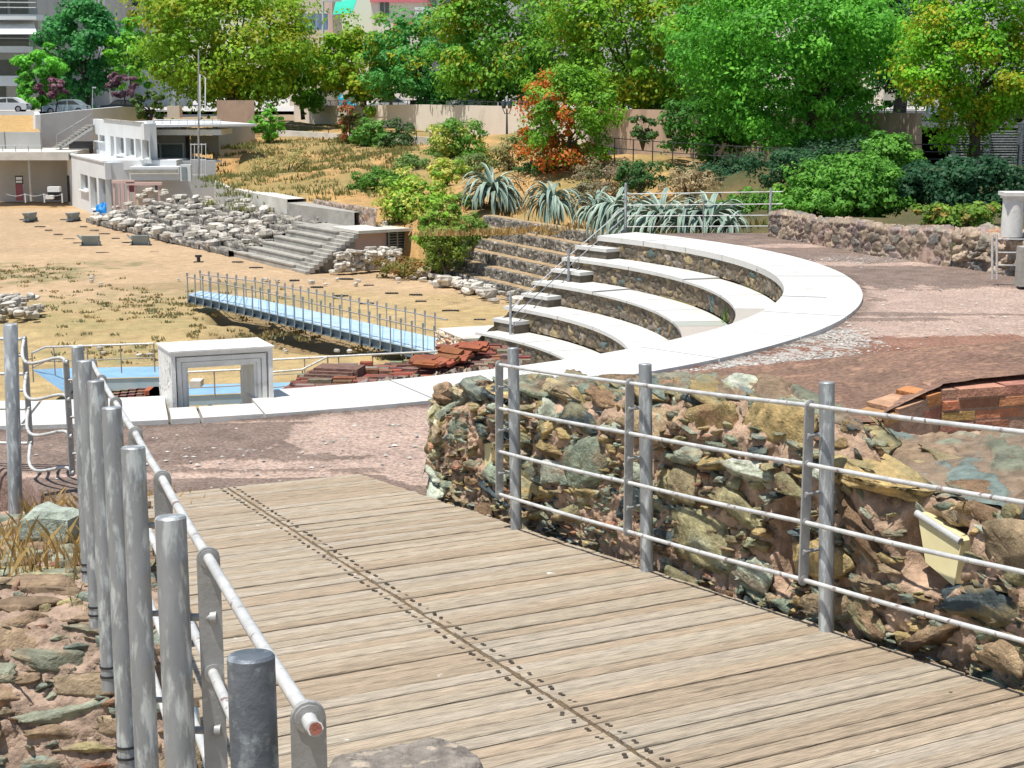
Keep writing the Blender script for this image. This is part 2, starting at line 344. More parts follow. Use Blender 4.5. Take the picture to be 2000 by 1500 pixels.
def leaves(name, P, Nn, size, col, parent=None, seed=0, asp=.6, m='leafy', tri=False):
    rng = np.random.default_rng(seed); n = len(P)
    t = rng.normal(size=(n, 3)); t -= (t*Nn).sum(1)[:, None]*Nn; t /= np.linalg.norm(t, axis=1)[:, None]+1e-9
    b = np.cross(Nn, t); s = (size*(.6+.8*rng.random(n)))[:, None] if np.ndim(size) == 0 else size[:, None]
    V = np.stack([P-t*s*.5, P-b*s*asp*.5+Nn*s*.08, P+t*s*.5, P+b*s*asp*.5+Nn*s*.08], 1).reshape(-1, 3)
    Q = np.arange(n*4).reshape(-1, 4)
    return np_mesh(name, V, Q, m, parent, np.repeat(col, 4, 0))
def crownpts(c, r, nc, per, seed, cr=.24, top=.0, shell=.55, flat=1.):
    rng = np.random.default_rng(seed)
    d = rng.normal(size=(nc, 3)); d /= np.linalg.norm(d, axis=1)[:, None]
    rr = shell+(1.02-shell)*rng.random(nc)**.6
    lob = 1+.16*np.sin(d[:, 0]*5+seed)*np.cos(d[:, 1]*4+seed*2)+.12*np.sin(d[:, 2]*6+seed)
    cc = np.array(c)+d*np.array(r)*(rr*lob)[:, None]
    R = np.mean(r)*cr*(.6+.8*rng.random(nc))
    gapn = np.sin(d[:, 0]*6.1+seed)+np.sin(d[:, 1]*5.3+seed*1.7)+np.sin(d[:, 2]*6.7+seed*.6); R = R*np.where(gapn < -1.1, .35, 1); cc = np.where((gapn < -1.1)[:, None], np.array(c)+(cc-np.array(c))*.8, cc)
    q = rng.normal(size=(nc, per, 3)); q /= np.linalg.norm(q, axis=2)[..., None]
    q[..., 2] = np.where(rng.random((nc, per)) < .45, np.abs(q[..., 2]), q[..., 2])
    rad_ = (.45+.6*rng.random((nc, per)))
    P = cc[:, None, :]+q*(R[:, None]*rad_)[..., None]*np.array([1, 1, .72])
    Nn = q+d[:, None, :]*.5+rng.normal(size=q.shape)*.55+np.array([0, 0, .45]); Nn /= np.linalg.norm(Nn, axis=2)[..., None]
    ci = np.repeat(np.arange(nc), per)
    return P.reshape(-1, 3), Nn.reshape(-1, 3), ci, d, q.reshape(-1, 3)
def leafcol(ci, nc, seed, c1, c2, c3=None, f3=0, sel=None):
    rng = np.random.default_rng(seed+77); t = rng.random(nc)[ci]*.7+rng.random(len(ci))*.3
    col = (np.array(c1)*(1-t[:, None])+np.array(c2)*t[:, None])*1.8
    if c3 is not None:
        k = (rng.random(nc) < f3) if sel is None else sel
        kk = k[ci] & (rng.random(len(ci)) < .8); col[kk] = np.array(c3)*(.8+.4*rng.random(kk.sum()))[:, None]
    return col
def tree(name, label, base, c, r, leaf, n, seed, c1, c2, c3=None, f3=0, group=None, cr=.24, trunk=.14, selfn=None, stems=1, lean=0):
    t = thing(name, label, 'tree', base, group)
    per = 130 if n > 20000 else 90; nc = max(24, n//per); P, N, ci, d, q = crownpts(c, r, nc, per, seed, cr*(1.1 if n > 20000 else 1)*(.8 if n > 40000 else 1))
    sel = selfn(d) if selfn else None
    # flower or autumn clumps sit on the outside of a clump
    leaves('crown', P, N, leaf, leafcol(ci, nc, seed, c1, c2, c3, f3, sel), t, seed)
    mb = MB(); rn = random.Random(seed); b = Vector(base); cc = Vector(c)
    for s_ in range(stems):
        off = Vector((rn.uniform(-.25, .25), rn.uniform(-.2, .2), 0))*(stems > 1)
        top = cc+Vector((rn.uniform(-.5, .5)*r[0]*.8*(stems > 1), 0, -r[2]*.2))
        mid = (b+top)/2+Vector((rn.uniform(-.2, .2), rn.uniform(-.2, .2), 0))
        mb.tube([b+off-Vector((0, 0, .3)), b+off*.8+(mid-b)*.4, mid, top], [trunk*1.15, trunk*.95, trunk*.8, trunk*.45], 8)
        for k in range(5):
            a = rn.uniform(0, 6.28); e = cc+Vector((math.cos(a)*r[0]*.65, math.sin(a)*r[1]*.65, rn.uniform(-.3, .6)*r[2]))
            st = mid+(top-mid)*rn.uniform(.1, .9); mb.tube([st, (st+e)/2+Vector((0, 0, -.1*r[2])), e], [trunk*.45, trunk*.3, trunk*.1], 6)
    mb.build('trunk', 'bark', t); return t
def bush(name, label, px, py, wpx, hpx, Y, leaf, n, seed, c1, c2, c3=None, f3=0, group=None, cat='shrub', dr=1., cr=.28):
    k = F/Y; c = WD(px, py, Y); r = (wpx/2/k, wpx/2/k*dr, hpx/2/k)
    nc = max(10, n//60); P, N, ci, d, q = crownpts(c, r, nc, 60, seed, cr, shell=.35)
    t = thing(name, label, cat, c-Vector((0, 0, r[2])), group)
    leaves('foliage', P, N, leaf, leafcol(ci, nc, seed, c1, c2, c3, f3), t, seed)
    mb = MB(); rn = random.Random(seed); b = c-Vector((0, 0, r[2]*1.2))
    for i in range(6):
        e = c+Vector((rn.uniform(-.6, .6)*r[0], rn.uniform(-.6, .6)*r[1], rn.uniform(-.1, .6)*r[2])); mb.tube([b, (b+e)/2, e], [.05, .035, .015], 5)
    mb.build('stem', 'bark', t); return t
def blades(name, P, h, lean, col, parent=None, seed=0, wd=.02):
    rng = np.random.default_rng(seed); n = len(P); a = rng.random(n)*6.28
    dx = np.stack([np.cos(a), np.sin(a), np.zeros(n)], 1); px = np.stack([-np.sin(a), np.cos(a), np.zeros(n)], 1)
    hh = (h*(.5+rng.random(n)))[:, None]; ww = wd*(.6+.8*rng.random(n))[:, None]; ln = lean*(rng.random(n)*hh[:, 0])[:, None]
    up = np.array([0, 0, 1.])
    V = np.stack([P-px*ww, P+px*ww, P+dx*ln*.4+up*hh*.6+px*ww*.7, P+dx*ln+up*hh], 1).reshape(-1, 3)
    return np_mesh(name, V, np.arange(4*n).reshape(-1, 4), 'leafy', parent, np.repeat(col, 4, 0))
def stone_mesh(rn, sx, sy, sz, col):
    """an angular block: jittered box with cut corners"""
    mb = MB(); n = 7
    prof = []
    for lvl, (zz, k) in enumerate(((-.5, .82), (-.25, 1.), (.3, .98), (.5, .7))):
        ring = []
        for i in range(n):
            a = 2*math.pi*i/n+lvl*.05
            q = .5*k*(1+.22*math.sin(3.1*i+sx*50)+.1*rn.uniform(-1, 1))
            ring.append((math.cos(a)*q*sx, math.sin(a)*q*sy, zz*sz+rn.uniform(-.06, .06)*sz))
        prof.append(ring)
    vs = [p for r_ in prof for p in r_]
    fs = [(l*n+i, l*n+(i+1) % n, (l+1)*n+(i+1) % n, (l+1)*n+i) for l in range(3) for i in range(n)]+[tuple(range(n-1, -1, -1)), tuple(range(3*n, 4*n))]
    mb.add(vs, fs, 0, col); return mb
#@@PART2
# ================================================================ FOREGROUND: the boarded ramp
_A = np.array([ray(-700, 475)[:2], ray(6200, 350)[:2]]); _b = np.array([ray(-700, 475)[2], ray(6200, 350)[2]])
da, db = np.linalg.solve(_A, _b); DZ = -1.6
def DK(px, py, lift=0):                 # pixel -> point on the deck plane
    a, b, c = ray(px, py); t = (DZ+lift)/(c-da*a-db*b); return Vector((a*t, b*t, c*t))
def dz(x, y): return DZ+da*x+db*y
dN = Vector((-da, -db, 1)).normalized()
dE = Vector(ray(6200, 350)).normalized(); dE = (dE-dN*dE.dot(dN)).normalized(); dF = dN.cross(dE).normalized()   # along the boards / across them, away
D0 = DK(440, 950)
def dl(p): q = p-D0; return q.dot(dE), q.dot(dF)
def line2(p, q):                        # e as a function of f along an edge
    (e0, f0), (e1, f1) = dl(p), dl(q); return lambda f: e0+(e1-e0)*(f-f0)/(f1-f0)
eS = line2(DK(440, 950), DK(1290, 1500)); eR = line2(DK(700, 925), DK(1592, 1219)); eL = line2(DK(284, 966), DK(392, 1420))
_rn = random.Random(5)
mb = MB(); f = dl(DK(700, 925))[1]; PB = .0885; bolts = MB()
def dp(e, f_, z): return D0+dE*e+dF*f_+dN*z
k = 0
while f > -9.2:
    f1 = f-PB*_rn.uniform(.94, 1.06)
    for side in (0, 1):
        g = _rn.choice([.0055, .007, .008, .010, .013, .017]); j = _rn.uniform(-.003, .003)
        t = _rn.random(); c = [(.39, .315, .23), (.40, .335, .25), (.37, .29, .205), (.41, .35, .27)][_rn.randrange(4)]
        kc = _rn.uniform(.92, 1.08); c = tuple(x*kc for x in c)
        A, B = (eL, eS) if side == 0 else (eS, eR); gp = .010
        fa = f-g/2+j; fb = f1+g/2+j; zt = _rn.uniform(-.0025, .0025); tl = _rn.uniform(-.0025, .0025)
        jag = _rn.uniform(-.012, .012) if side else _rn.uniform(-.03, .03)
        e = [A(fa)+(gp if side else jag), B(fa)-(gp if not side else jag), B(fb)-(gp if not side else jag), A(fb)+(gp if side else jag)]
        F4 = [fa, fa, fb, fb]; Z4 = [zt+tl, zt, zt, zt+tl]; nsub = 12; vs = []; fs = []
        # a long board in pieces, slightly cupped, arrises rounded
        for i in range(nsub+1):
            s_ = i/nsub; ea = e[0]+(e[1]-e[0])*s_; eb = e[3]+(e[2]-e[3])*s_; zz = zt+tl*(1-s_)+_rn.uniform(-.0006, .0006)
            for q, z in ((0, -.035), (0, -.004), (.05, 0), (.5, -.0012), (.95, 0), (1, -.004), (1, -.035)):
                vs.append(dp(ea+(eb-ea)*q, fa+(fb-fa)*q, zz+z))
        for i in range(nsub):
            for q in range(6): fs.append((i*7+q, i*7+q+1, (i+1)*7+q+1, (i+1)*7+q))
        fs += [tuple(range(7)), tuple(nsub*7+6-q for q in range(7))]
        mb.add(vs, [x[::-1] for x in fs], 0, c)
        for q in (.37, .63):
            fm = fa+(fb-fa)*q; em = eS(fm)+(.045+_rn.uniform(-.006, .006))*(1 if side else -1)
            mb.tube([dp(em, fm, -.004), dp(em, fm, .0035)], .0078, 8, 1)
            if f > -9 and _rn.random() < .04: mb.tube([dp(em+(1.2 if side else -.8), fm, -.004), dp(em+(1.2 if side else -.8), fm, .001)], .007, 8, 1)
    f = f1; k += 1
ramp = thing('boardwalk', 'weathered timber boardwalk sloping down to the terrace with a bolted centre seam', 'boardwalk', (1.2, 5.5, dz(1.2, 5.5)-.3))
mb.build('planking', ['wood', 'bolt'], ramp)
ft = dl(DK(700, 925))[1]
m2 = MB(); pts = []
for i in range(260):
    ff = ft-.01-i*.035; pts.append(dp(eS(ff)+_rn.uniform(-.004, .004), ff, -.012+_rn.uniform(-.006, .010)))
m2.tube(pts, [.007+.005*_rn.random() for _ in pts], 5); m2.build('seam_rope', 'rope', ramp)
m3 = MB()
for s_, fn in ((0, eL), (1, eS), (2, eR)):
    o_ = (.04, 0, -.08)[s_]
    p, q = dp(fn(ft)+o_, ft-.05, -.12), dp(fn(-9)+o_, -9, -.12); ax = (q-p).normalized(); m3.box((p+q)/2, ((q-p).length, .06, .15), (ax, ax.cross(dN), dN))
m3.build('steel_beam', 'bluesteel', ramp)
# ------------------------------------------------------- railings of the ramp
def flat_bar(mb, top, h, wdir, ndir, w=.044, t=.009, mi=0):
    prof = []; n = 8
    for i in range(n+1): a = math.pi*i/n; prof.append((math.cos(a)*w/2, math.sin(a)*w/2))
    for i in range(n+1): a = math.pi+math.pi*i/n; prof.append((math.cos(a)*w/2, -h+math.sin(a)*w/2))
    vs = [top+wdir*x+Vector((0, 0, y))+ndir*d for d in (-t/2, t/2) for x, y in prof]; m = len(prof)
    mb.add(vs, [tuple(range(m-1, -1, -1)), tuple(range(m, 2*m))]+[(i, (i+1) % m, m+(i+1) % m, m+i) for i in range(m)], mi)
def railing(name, label, posts, off, nseg, group, ends=None, bands=False, mats='galv', rr=.0092, cap0=False):
    """posts: (top point, bottom z, radius); off: where flat bar and rails sit beside the post"""
    t = thing(name, label, 'railing', posts[0][0]-Vector((0, 0, posts[0][0].z-posts[0][1])), group)
    heads = []
    for i, (p, zb, r) in enumerate(posts):
        mb = MB(); lean = dN*-1
        b = p+lean*((p.z-zb)/dN.z)
        mb.tube([b, p-dN*.004], r, 20); mb.tube([p-dN*.004, p], [r, r*.9], 20)
        po = mb.build('post', mats[i] if isinstance(mats, list) else mats, t)
        if bands:
            m2 = MB()
            for k in range(2): m2.tube([b+dN*(.05+k*.035), b+dN*(.058+k*.035)], r*1.12, 14)
            m2.tube([b+dN*.04+Vector((r, 0, 0)), b+dN*.1-Vector((r, 0, 0))], .006, 5)
            m2.build('strap', 'blackstrap', po)
        h = p+off; heads.append(h); q = off.copy(); q.z = 0; q.normalize()
        nxt = posts[min(i+1, len(posts)-1)][0]-posts[max(i-1, 0)][0]; nxt.z = 0; nxt.normalize()
        side = nxt.cross(Vector((0, 0, 1)))
        mf = MB(); flat_bar(mf, h, .70, side, nxt); 
        for k in range(4):
            z = h-Vector((0, 0, .233*k))
            mf.tube([z-nxt*.007, z+nxt*.007], .0185, 12)
            if k < 3: mf.tube([z-Vector((0, 0, .12)), (p.x, p.y, z.z-.12)], .008, 8); mf.tube([z-Vector((0, 0, .12))-q*0, z-Vector((0, 0, .12))+(-q)*-.012], .013, 8)
        mf.build('flat_bar', 'flat', t)
    for k in range(4):
        m4 = MB(); z = Vector((0, 0, -.233*k)); pts = [h+z for h in heads]
        if ends: pts = ([ends[0]+z] if ends[0] is not None else [])+pts+([ends[1]+z] if ends[1] is not None else [])
        pp = []
        for a, b in zip(pts, pts[1:]):
            for i in range(8): pp.append(a.lerp(b, i/8)+Vector((0, 0, -.004*math.sin(math.pi*i/8))))
        pp.append(pts[-1]); m4.tube(pp, rr, 10)
        if cap0: m4.tube([pp[0]-(pp[1]-pp[0]).normalized()*.002, pp[0]-(pp[1]-pp[0]).normalized()*.003], rr*.8, 10, 1)
        m4.build('rail', ['rail', 'rust'], t)
    return t
def WDw(px, py, w_, d=.06): return WD(px, py, F*d/w_*.985)
LP = [(490, 1278, 98), (333, 1008, 62.5), (260, 872, 47.6), (218, 795, 38.6), (187, 743, 32.3), (165, 704, 27.6), (151, 676, 24.3)]
Lposts = []
for px, py, w_ in LP:
    p = WDw(px, py, w_); Lposts.append((p, p.z-1.15, .03))
offL = Vector((.069, 0, -.083))
e0 = Lposts[0][0]+offL+(Lposts[0][0]-Lposts[1][0]).normalized()*.05
railing('railing', 'scuffed grey pipe railing down the left side of the boardwalk, peeling white rails', Lposts, offL, 1, None, (e0, None), True, ['darkgreypaint']+['galv']*6, .0102, True)
RPp = [(1002, 679, 22.6), (1260, 710, 26.5), (1615, 746, 33)]
Rposts = []
for (px, py, w_), (bx, by) in zip(RPp, [(996, 1027), (1246, 1107), (1592, 1219)]):
    b = DK(bx, by); a_, b_, c_ = ray(px, py); p = WD(px, py, b.y-.005); Rposts.append((p, b.z-.2, .03))
vR = (Rposts[2][0]-Rposts[0][0]); vR.z = 0; vR.normalize(); 
# more posts towards the camera, out of the frame on the right
p3 = Rposts[2][0]+(Rposts[2][0]-Rposts[1][0])*1.0; Rposts.append((p3, dz(p3.x, p3.y)-.2, .03))
offR = Vector((-.072, -.045, -.083))
railing('railing', 'grey pipe railing between the boardwalk and the rubble wall on the right', Rposts, offR, 1, None, (None, None))
# ------------------------------------------------------- corner railing with bent rails, far left
def free_rail(name, label, P, zdrop, rr=.0105, n=4, sp=.233):
    t = thing(name, label, 'railing', P[0]-Vector((0, 0, zdrop)))
    return t
h7 = Lposts[-1][0]+offL
k1 = WD(129, 708, 9.3); k2 = WD(47, 662, 9.9)
cr_ = thing('railing', 'bent corner railing with wavy rails beside the thick post', 'railing', (k2.x, k2.y, k2.z-1))
tp = WD(20, 633, 9.2); bp = WD(31, 1008, 9.2); m = MB(); m.tube([bp, tp-Vector((0, 0, .004)), tp], [.043, .043, .039], 20); m.build('post', 'galv', cr_)
for kk in (k1, k2):
    m = MB(); flat_bar(m, kk, .70, Vector((.5, .86, 0)), Vector((.86, -.5, 0)))
    for i in range(4):
        z = kk-Vector((0, 0, .233*i)); m.tube([z-Vector((.012, 0, 0)), z+Vector((.012, 0, 0))], .02, 10)
        if i < 3: m.tube([z+Vector((.0, 0, -.11)), z+Vector((.07 if kk is k1 else -.08, 0, -.11))], .009, 8)
    m.build('flat_bar', 'flat', cr_)
for i in range(4):
    z = Vector((0, 0, -.233*i)); m = MB()
    d = k1-k2; pp = []
    for j in range(17):
        s_ = j/16; pp.append(k2+d*s_+Vector((0, 0, -.055*math.sin(s_*math.pi)+.0*s_))+Vector((-.05, .0, -.05))*math.sin(s_*2*math.pi)*.9+z+Vector((0, -.12, -.0))*math.sin(s_*math.pi))
    m.tube(pp, .0105, 10)
    m.tube([k2+z+Vector((-.02, 0, 0)), k2+z+Vector((-.35, .02, .0)), k2+z+Vector((-1.2, .1, .01))], .0105, 8)
    m.build('rail', 'rail', cr_)
# ------------------------------------------------------- rubble wall right of the ramp
pA, pB = DK(850, 962), DK(2040, 1365)
g = Vector((.035, .05, 0))
Ud = (pB-pA); Ud.z = 0; Lw = Ud.length; Ud.normalize(); Nd = Vector((Ud.y, -Ud.x, 0))
if Nd.y > 0: Nd = -Nd
base = pA-Nd*.05
ztop = lambda s_: -1.62+.05*s_/Lw
wall = thing('rubble_wall', 'colourful rubble wall with pink mortar right of the boardwalk', 'stone wall', ((pA+pB)/2+Vector((0, .4, -.6))))
zb = -2.75
def ftop(s):      # crest line of the face, from the photograph (pixel x, pixel y)
    pass
crest = [(842, 815), (866, 776), (930, 768), (1000, 772), (1250, 778), (1400, 790), (1520, 812), (1640, 850), (1700, 965), (1800, 985), (2000, 1022), (2100, 1040)]
cs_, cz_ = [], []
for px, py in crest:
    a, b, c = ray(px, py); q = base; t = ((q.x*Nd.x+q.y*Nd.y)/(a*Nd.x+b*Nd.y)); P = Vector((a*t, b*t, c*t)); cs_.append((P-base).dot(Ud)); cz_.append(P.z)
Ltot = cs_[-1]
back = [(856, 772), (880, 758), (930, 752), (1000, 742), (1250, 737), (1400, 735), (1520, 742), (1640, 800), (1700, 840), (1800, 850), (2000, 838), (2100, 830)]
backz = [-1.72, -1.66, -1.62, -1.60, -1.58, -1.56, -1.55, -1.55, -1.55, -1.55, -1.52, -1.52]
backz = [float(np.interp(px, [q[0] for q in crest], cz_))+.015 for px, py in back]; print('CZ', [round(z, 2) for z in cz_], round(base.y, 2))
bw = [W(px, py, -z) for (px, py), z in zip(back, backz)]
fw = [base+Ud*s_ for s_ in cs_]
def wf(u, v):
    zt = np.interp(u+cs_[0], cs_, cz_); s0 = u+cs_[0]
    z = zb+(zt-zb)*v; P = np.stack([base.x+Ud.x*s0, base.y+Ud.y*s0, z], -1)
    # the head of the face leans back and rounds over
    bk = sst(.86, 1., v)**2*.09+.04*v; P = P-np.array(Nd)*bk[..., None]
    return P, np.broadcast_to(np.array(Nd), P.shape)
def wrap(u, v):   # v is metric 0..1.1 -> 0..1
    P, N = wf(u, np.minimum(v, 1.1)/1.1)
    t = np.clip((v-1.1)/.5, 0, 1); s0 = u+cs_[0]
    b = np.stack([np.interp(s0, cs_, [p[i] for p in bw]) for i in (0, 1, 2)], -1); Q_ = P*(1-t[..., None])+b*t[..., None]
    k = sst(0, .12, v-1.0)[..., None]; N = N*(1-k)+np.array([0, -.15, 1.])*k
    return Q_, N
def us(px, py):
    a, b, c = ray(px, py); t = ((base.x*Nd.x+base.y*Nd.y)/(a*Nd.x+b*Nd.y)); P = Vector((a*t, b*t, c*t)); s0 = (P-base).dot(Ud); zt = np.interp(s0, cs_, cz_)
    return s0-cs_[0], (P.z-zb)/(zt-zb)*1.1
h1 = us(940, 888); h2_ = us(1795, 1080); h3 = us(1520, 1065)
rubble('masonry', Ltot-cs_[0], 1.6, .0085, wrap, (.27, .15), .085, 'near', 11, wall, 1.1, holes=[(h1[0], h1[1], .09, .09, .13), (h2_[0], h2_[1], .19, .14, .16), (h3[0], h3[1], .085, .17, .12)], gain=1.0, ampfn=lambda u, v: 1-.62*sst(1.02, 1.2, v), colfn=lambda u, v, c: c*(1-.6*sst(1.02, 1.25, v)[..., None])+(c*.35+np.array([.17, .13, .09])*(.6+.8*fbm(u*5, v*5, 4))[..., None])*.6*sst(1.02, 1.25, v)[..., None])
def dflt(v): return 1-.6*float(sst(1.0, 1.2, np.array(v)))
HO = [(h1[0], h1[1], .09, .09), (h2_[0], h2_[1], .17, .13), (h3[0], h3[1], .08, .16)]
rocks('stones', wrap, Ltot-cs_[0], 1.45, wall, 'near', 7, (.23, .024), asp=(.28, .56), tilt=.2, holes=HO, tries=20000, gain=1.6, depf=dflt, keep=lambda u, v, rn: v < 1.12 or rn.random() < .35)
rocks('stones', wrap, Ltot-cs_[0], 1.42, wall, 'near', 17, (.07, .016), asp=(.22, .5), tilt=.15, holes=HO, tries=2600, gain=1.5, dep=(.03, .05), depf=dflt)
# left end of the wall, turning back
# the mortared top of the wall: strip from the crest back to the terrace
def dflt(v): return 1-.6*float(sst(1.0, 1.2, np.array(v)))
HO = [(h1[0], h1[1], .09, .09), (h2_[0], h2_[1], .17, .13), (h3[0], h3[1], .08, .16)]
rocks('stones', wrap, Ltot-cs_[0], 1.45, wall, 'near', 7, (.23, .024), asp=(.28, .56), tilt=.2, holes=HO, tries=20000, gain=1.6, depf=dflt, keep=lambda u, v, rn: v < 1.12 or rn.random() < .35)
rocks('stones', wrap, Ltot-cs_[0], 1.42, wall, 'near', 17, (.07, .016), asp=(.22, .5), tilt=.15, holes=HO, tries=2600, gain=1.5, dep=(.03, .05), depf=dflt)
# left end of the wall, turning back
# the mortared top of the wall: strip from the crest back to the terrace
back = [(856, 772), (880, 758), (930, 752), (1000, 742), (1250, 737), (1400, 735), (1520, 742), (1640, 800), (1700, 840), (1800, 850), (2000, 838), (2100, 830)]
backz = [-1.72, -1.66, -1.62, -1.60, -1.58, -1.56, -1.55, -1.55, -1.55, -1.55, -1.52, -1.52]
backz = [float(np.interp(px, [q[0] for q in crest], cz_))+.015 for px, py in back]; print('CZ', [round(z, 2) for z in cz_], round(base.y, 2))
bw = [W(px, py, -z) for (px, py), z in zip(back, backz)]
fw = [base+Ud*s_ for s_ in cs_]
def tf(u, v):
    s0 = u+cs_[0]; a = [np.interp(s0, cs_, [p[i] for p in fw]) for i in (0, 1)]+[np.interp(s0, cs_, cz_)]
    a[0] = a[0]-Nd.x*.13; a[1] = a[1]-Nd.y*.13
    b = [np.interp(s0, cs_, [p[i] for p in bw]) for i in (0, 1, 2)]
    t = v; P = np.stack([a[i]*(1-t)+b[i]*t for i in range(3)], -1); P[..., 2] += .02*np.sin(t*math.pi)
    return P, np.broadcast_to(np.array([0, 0, 1.]), P.shape)
rubble('top_mortar', Ltot-cs_[0], 1., .016, tf, (.3, .4), .018, 'top', 14, wall, .35, gain=1.0)
def dflt(v): return 1-.6*float(sst(1.0, 1.2, np.array(v)))
HO = [(h1[0], h1[1], .09, .09), (h2_[0], h2_[1], .17, .13), (h3[0], h3[1], .08, .16)]
rocks('stones', wrap, Ltot-cs_[0], 1.45, wall, 'near', 7, (.23, .024), asp=(.28, .56), tilt=.2, holes=HO, tries=20000, gain=1.6, depf=dflt, keep=lambda u, v, rn: v < 1.12 or rn.random() < .35)
rocks('stones', wrap, Ltot-cs_[0], 1.42, wall, 'near', 17, (.07, .016), asp=(.22, .5), tilt=.15, holes=HO, tries=2600, gain=1.5, dep=(.03, .05), depf=dflt)
# left end of the wall, turning back
e0_, e1_ = Vector((fw[0].x, fw[0].y, cz_[0]))-Nd*.02, bw[0]
def endf(u, v):
    k = u/1.; x = e0_.x+(e1_.x-e0_.x)*k*1.6; y = e0_.y+(e1_.y-e0_.y)*k*1.6+.0; zt = e0_.z+(e1_.z-e0_.z)*np.clip(k*1.6, 0, 1); z = zb+(zt-zb)*v/1.05
    nn = np.array([-(e1_.y-e0_.y), (e1_.x-e0_.x), 0]); nn = nn/np.linalg.norm(nn); nn = nn if nn[0] < 0 else -nn
    return np.stack([x, y, z], -1), np.broadcast_to(nn, u.shape+(3,))
rubble('masonry', 1., 1.05, .014, endf, (.3, .16), .05, 'near', 12, wall, 1.1)
rocks('stones', endf, .95, 1.05, wall, 'near', 9, (.15, .04), tries=2500, gain=1.35, dep=(.05, .1))
# the two uplight boxes set in the wall
def lightbox(label, px, py, wpx, hpx, sk):
    s0, v0 = us(px, py); P, _ = wrap(np.array([s0]), np.array([v0])); c = Vector(P[0])-Nd*-.0
    k = F/c.y; hw = wpx/2/k; hh = hpx/2/k
    t = thing('wall_light', label, 'wall light', c-Vector((0, 0, hh)), 'lights recessed in the rubble wall')
    m = MB(); a = Ud; dwn = (Vector((0, 0, -1))-Nd*.35+Ud*sk*-.0).normalized(); out = -Nd
    q = [c-a*hw+Vector((0, 0, hh)), c+a*hw+Vector((0, 0, hh*.55)), c+a*hw*1.05-Vector((0, 0, hh*.95))+out*-.0, c-a*hw*.25-Vector((0, 0, hh*.5))]
    q = [x-Nd*.045 for x in q]; bk = [x-Nd*.06 for x in q]
    for i in (2, 3): q[i] = q[i]+Nd*.03
    m.add(q+bk, [(0, 1, 2, 3), (7, 6, 5, 4), (0, 4, 5, 1), (1, 5, 6, 2), (2, 6, 7, 3), (3, 7, 4, 0)], 0); m.build('diffuser', 'lampyellow', t)
    m = MB(); m.tube([q[0]+Nd*.004, q[1]+Nd*.004], .014, 10); m.build('casing', 'lampgrey', t)
lightbox('yellowed wall light in the rubble wall niche behind the first post', 938, 890, 62, 110, 1)
lightbox('yellowed wall light in the niche at the right of the rubble wall', 1800, 1078, 128, 120, 1)
# ------------------------------------------------------- raised red mortar bed with brick edge, behind the wall
bed = thing('brick_wall', 'low red brick wall end capped with reddish mortar, above the rubble ledge', 'brick wall', W(1850, 800, 1.9))
near = [(1255, 742), (1400, 762), (1520, 796), (1600, 832), (1722, 820), (1732, 803), (1835, 756), (1842, 751), (1920, 739), (2000, 731), (2120, 720)]
nz_ = [1.60, 1.58, 1.55, 1.495, 1.485, 1.455, 1.375, 1.37, 1.36, 1.355, 1.35]
far = [(1255, 737), (1400, 722), (1520, 708), (1600, 697), (1722, 686), (1732, 685), (1835, 676), (1842, 675), (1920, 669), (2000, 664), (2120, 655)]
fz = [1.60, 1.57, 1.53, 1.48, 1.45, 1.43, 1.40, 1.38, 1.36, 1.34, 1.32]
nw = [W(a, b, h) for (a, b), h in zip(near, nz_)]; fw2 = [W(a, b, h) for (a, b), h in zip(far, fz)]
nu, nv = 420, 90; uu = np.linspace(0, 10, nu); V = []; colr = []
for i in range(3): V.append(np.outer(np.interp(uu, range(11), [p[i] for p in nw]), 1-np.linspace(0, 1, nv))+np.outer(np.interp(uu, range(11), [p[i] for p in fw2]), np.linspace(0, 1, nv)))
V = np.stack(V, -1); zs = V[:, 0, 2]; ker = np.exp(-np.linspace(-2, 2, 81)**2); kz = np.exp(-np.linspace(-2, 2, 9)**2); kz /= kz.sum(); ker /= ker.sum(); zsm = np.convolve(np.pad(zs, 40, 'edge'), ker, 'valid'); tq = np.linspace(0, 1, nv)[None, :]
for i in range(3):
    e_ = V[:, 0, i]; f_ = V[:, -1, i]; esm = np.convolve(np.pad(e_, 40, 'edge'), ker, 'valid'); fsm = np.convolve(np.pad(f_, 40, 'edge'), ker, 'valid')
    kk_ = (1-tq)**(7 if i == 2 else 3); base_c = esm[:, None]*(1-tq)+fsm[:, None]*tq; V[..., i] = base_c+(np.convolve(np.pad(e_, 4, 'edge'), kz, 'valid')-esm)[:, None]*kk_
n_ = fbm(V[..., 0]*3, V[..., 1]*3, 3); n2 = fbm(V[..., 0]*14, V[..., 1]*14, 4)
V[..., 2] += (n_-.5)*.02+(n2-.5)*.012
V[..., -1, 2] -= 1.0; V[..., -2, 2] -= .02
colr = np.array([.21, .125, .09])*(.75+.6*n_)[..., None]; t = sst(.5, .68, fbm(V[..., 0]*2.2, V[..., 1]*2.2, 9))[..., None]; colr = colr*(1-t)+np.array([.19, .12, .085])*t
t = sst(.62, .7, n2)[..., None]*.7; colr = colr*(1-t)+np.array([.33, .2, .13])*t
np_mesh('mortar_cap', V.reshape(-1, 3), gridq(nu, nv), 'dirt', bed, colr.reshape(-1, 3), True)
mb = MB(); rb = random.Random(8)
mort = MB()
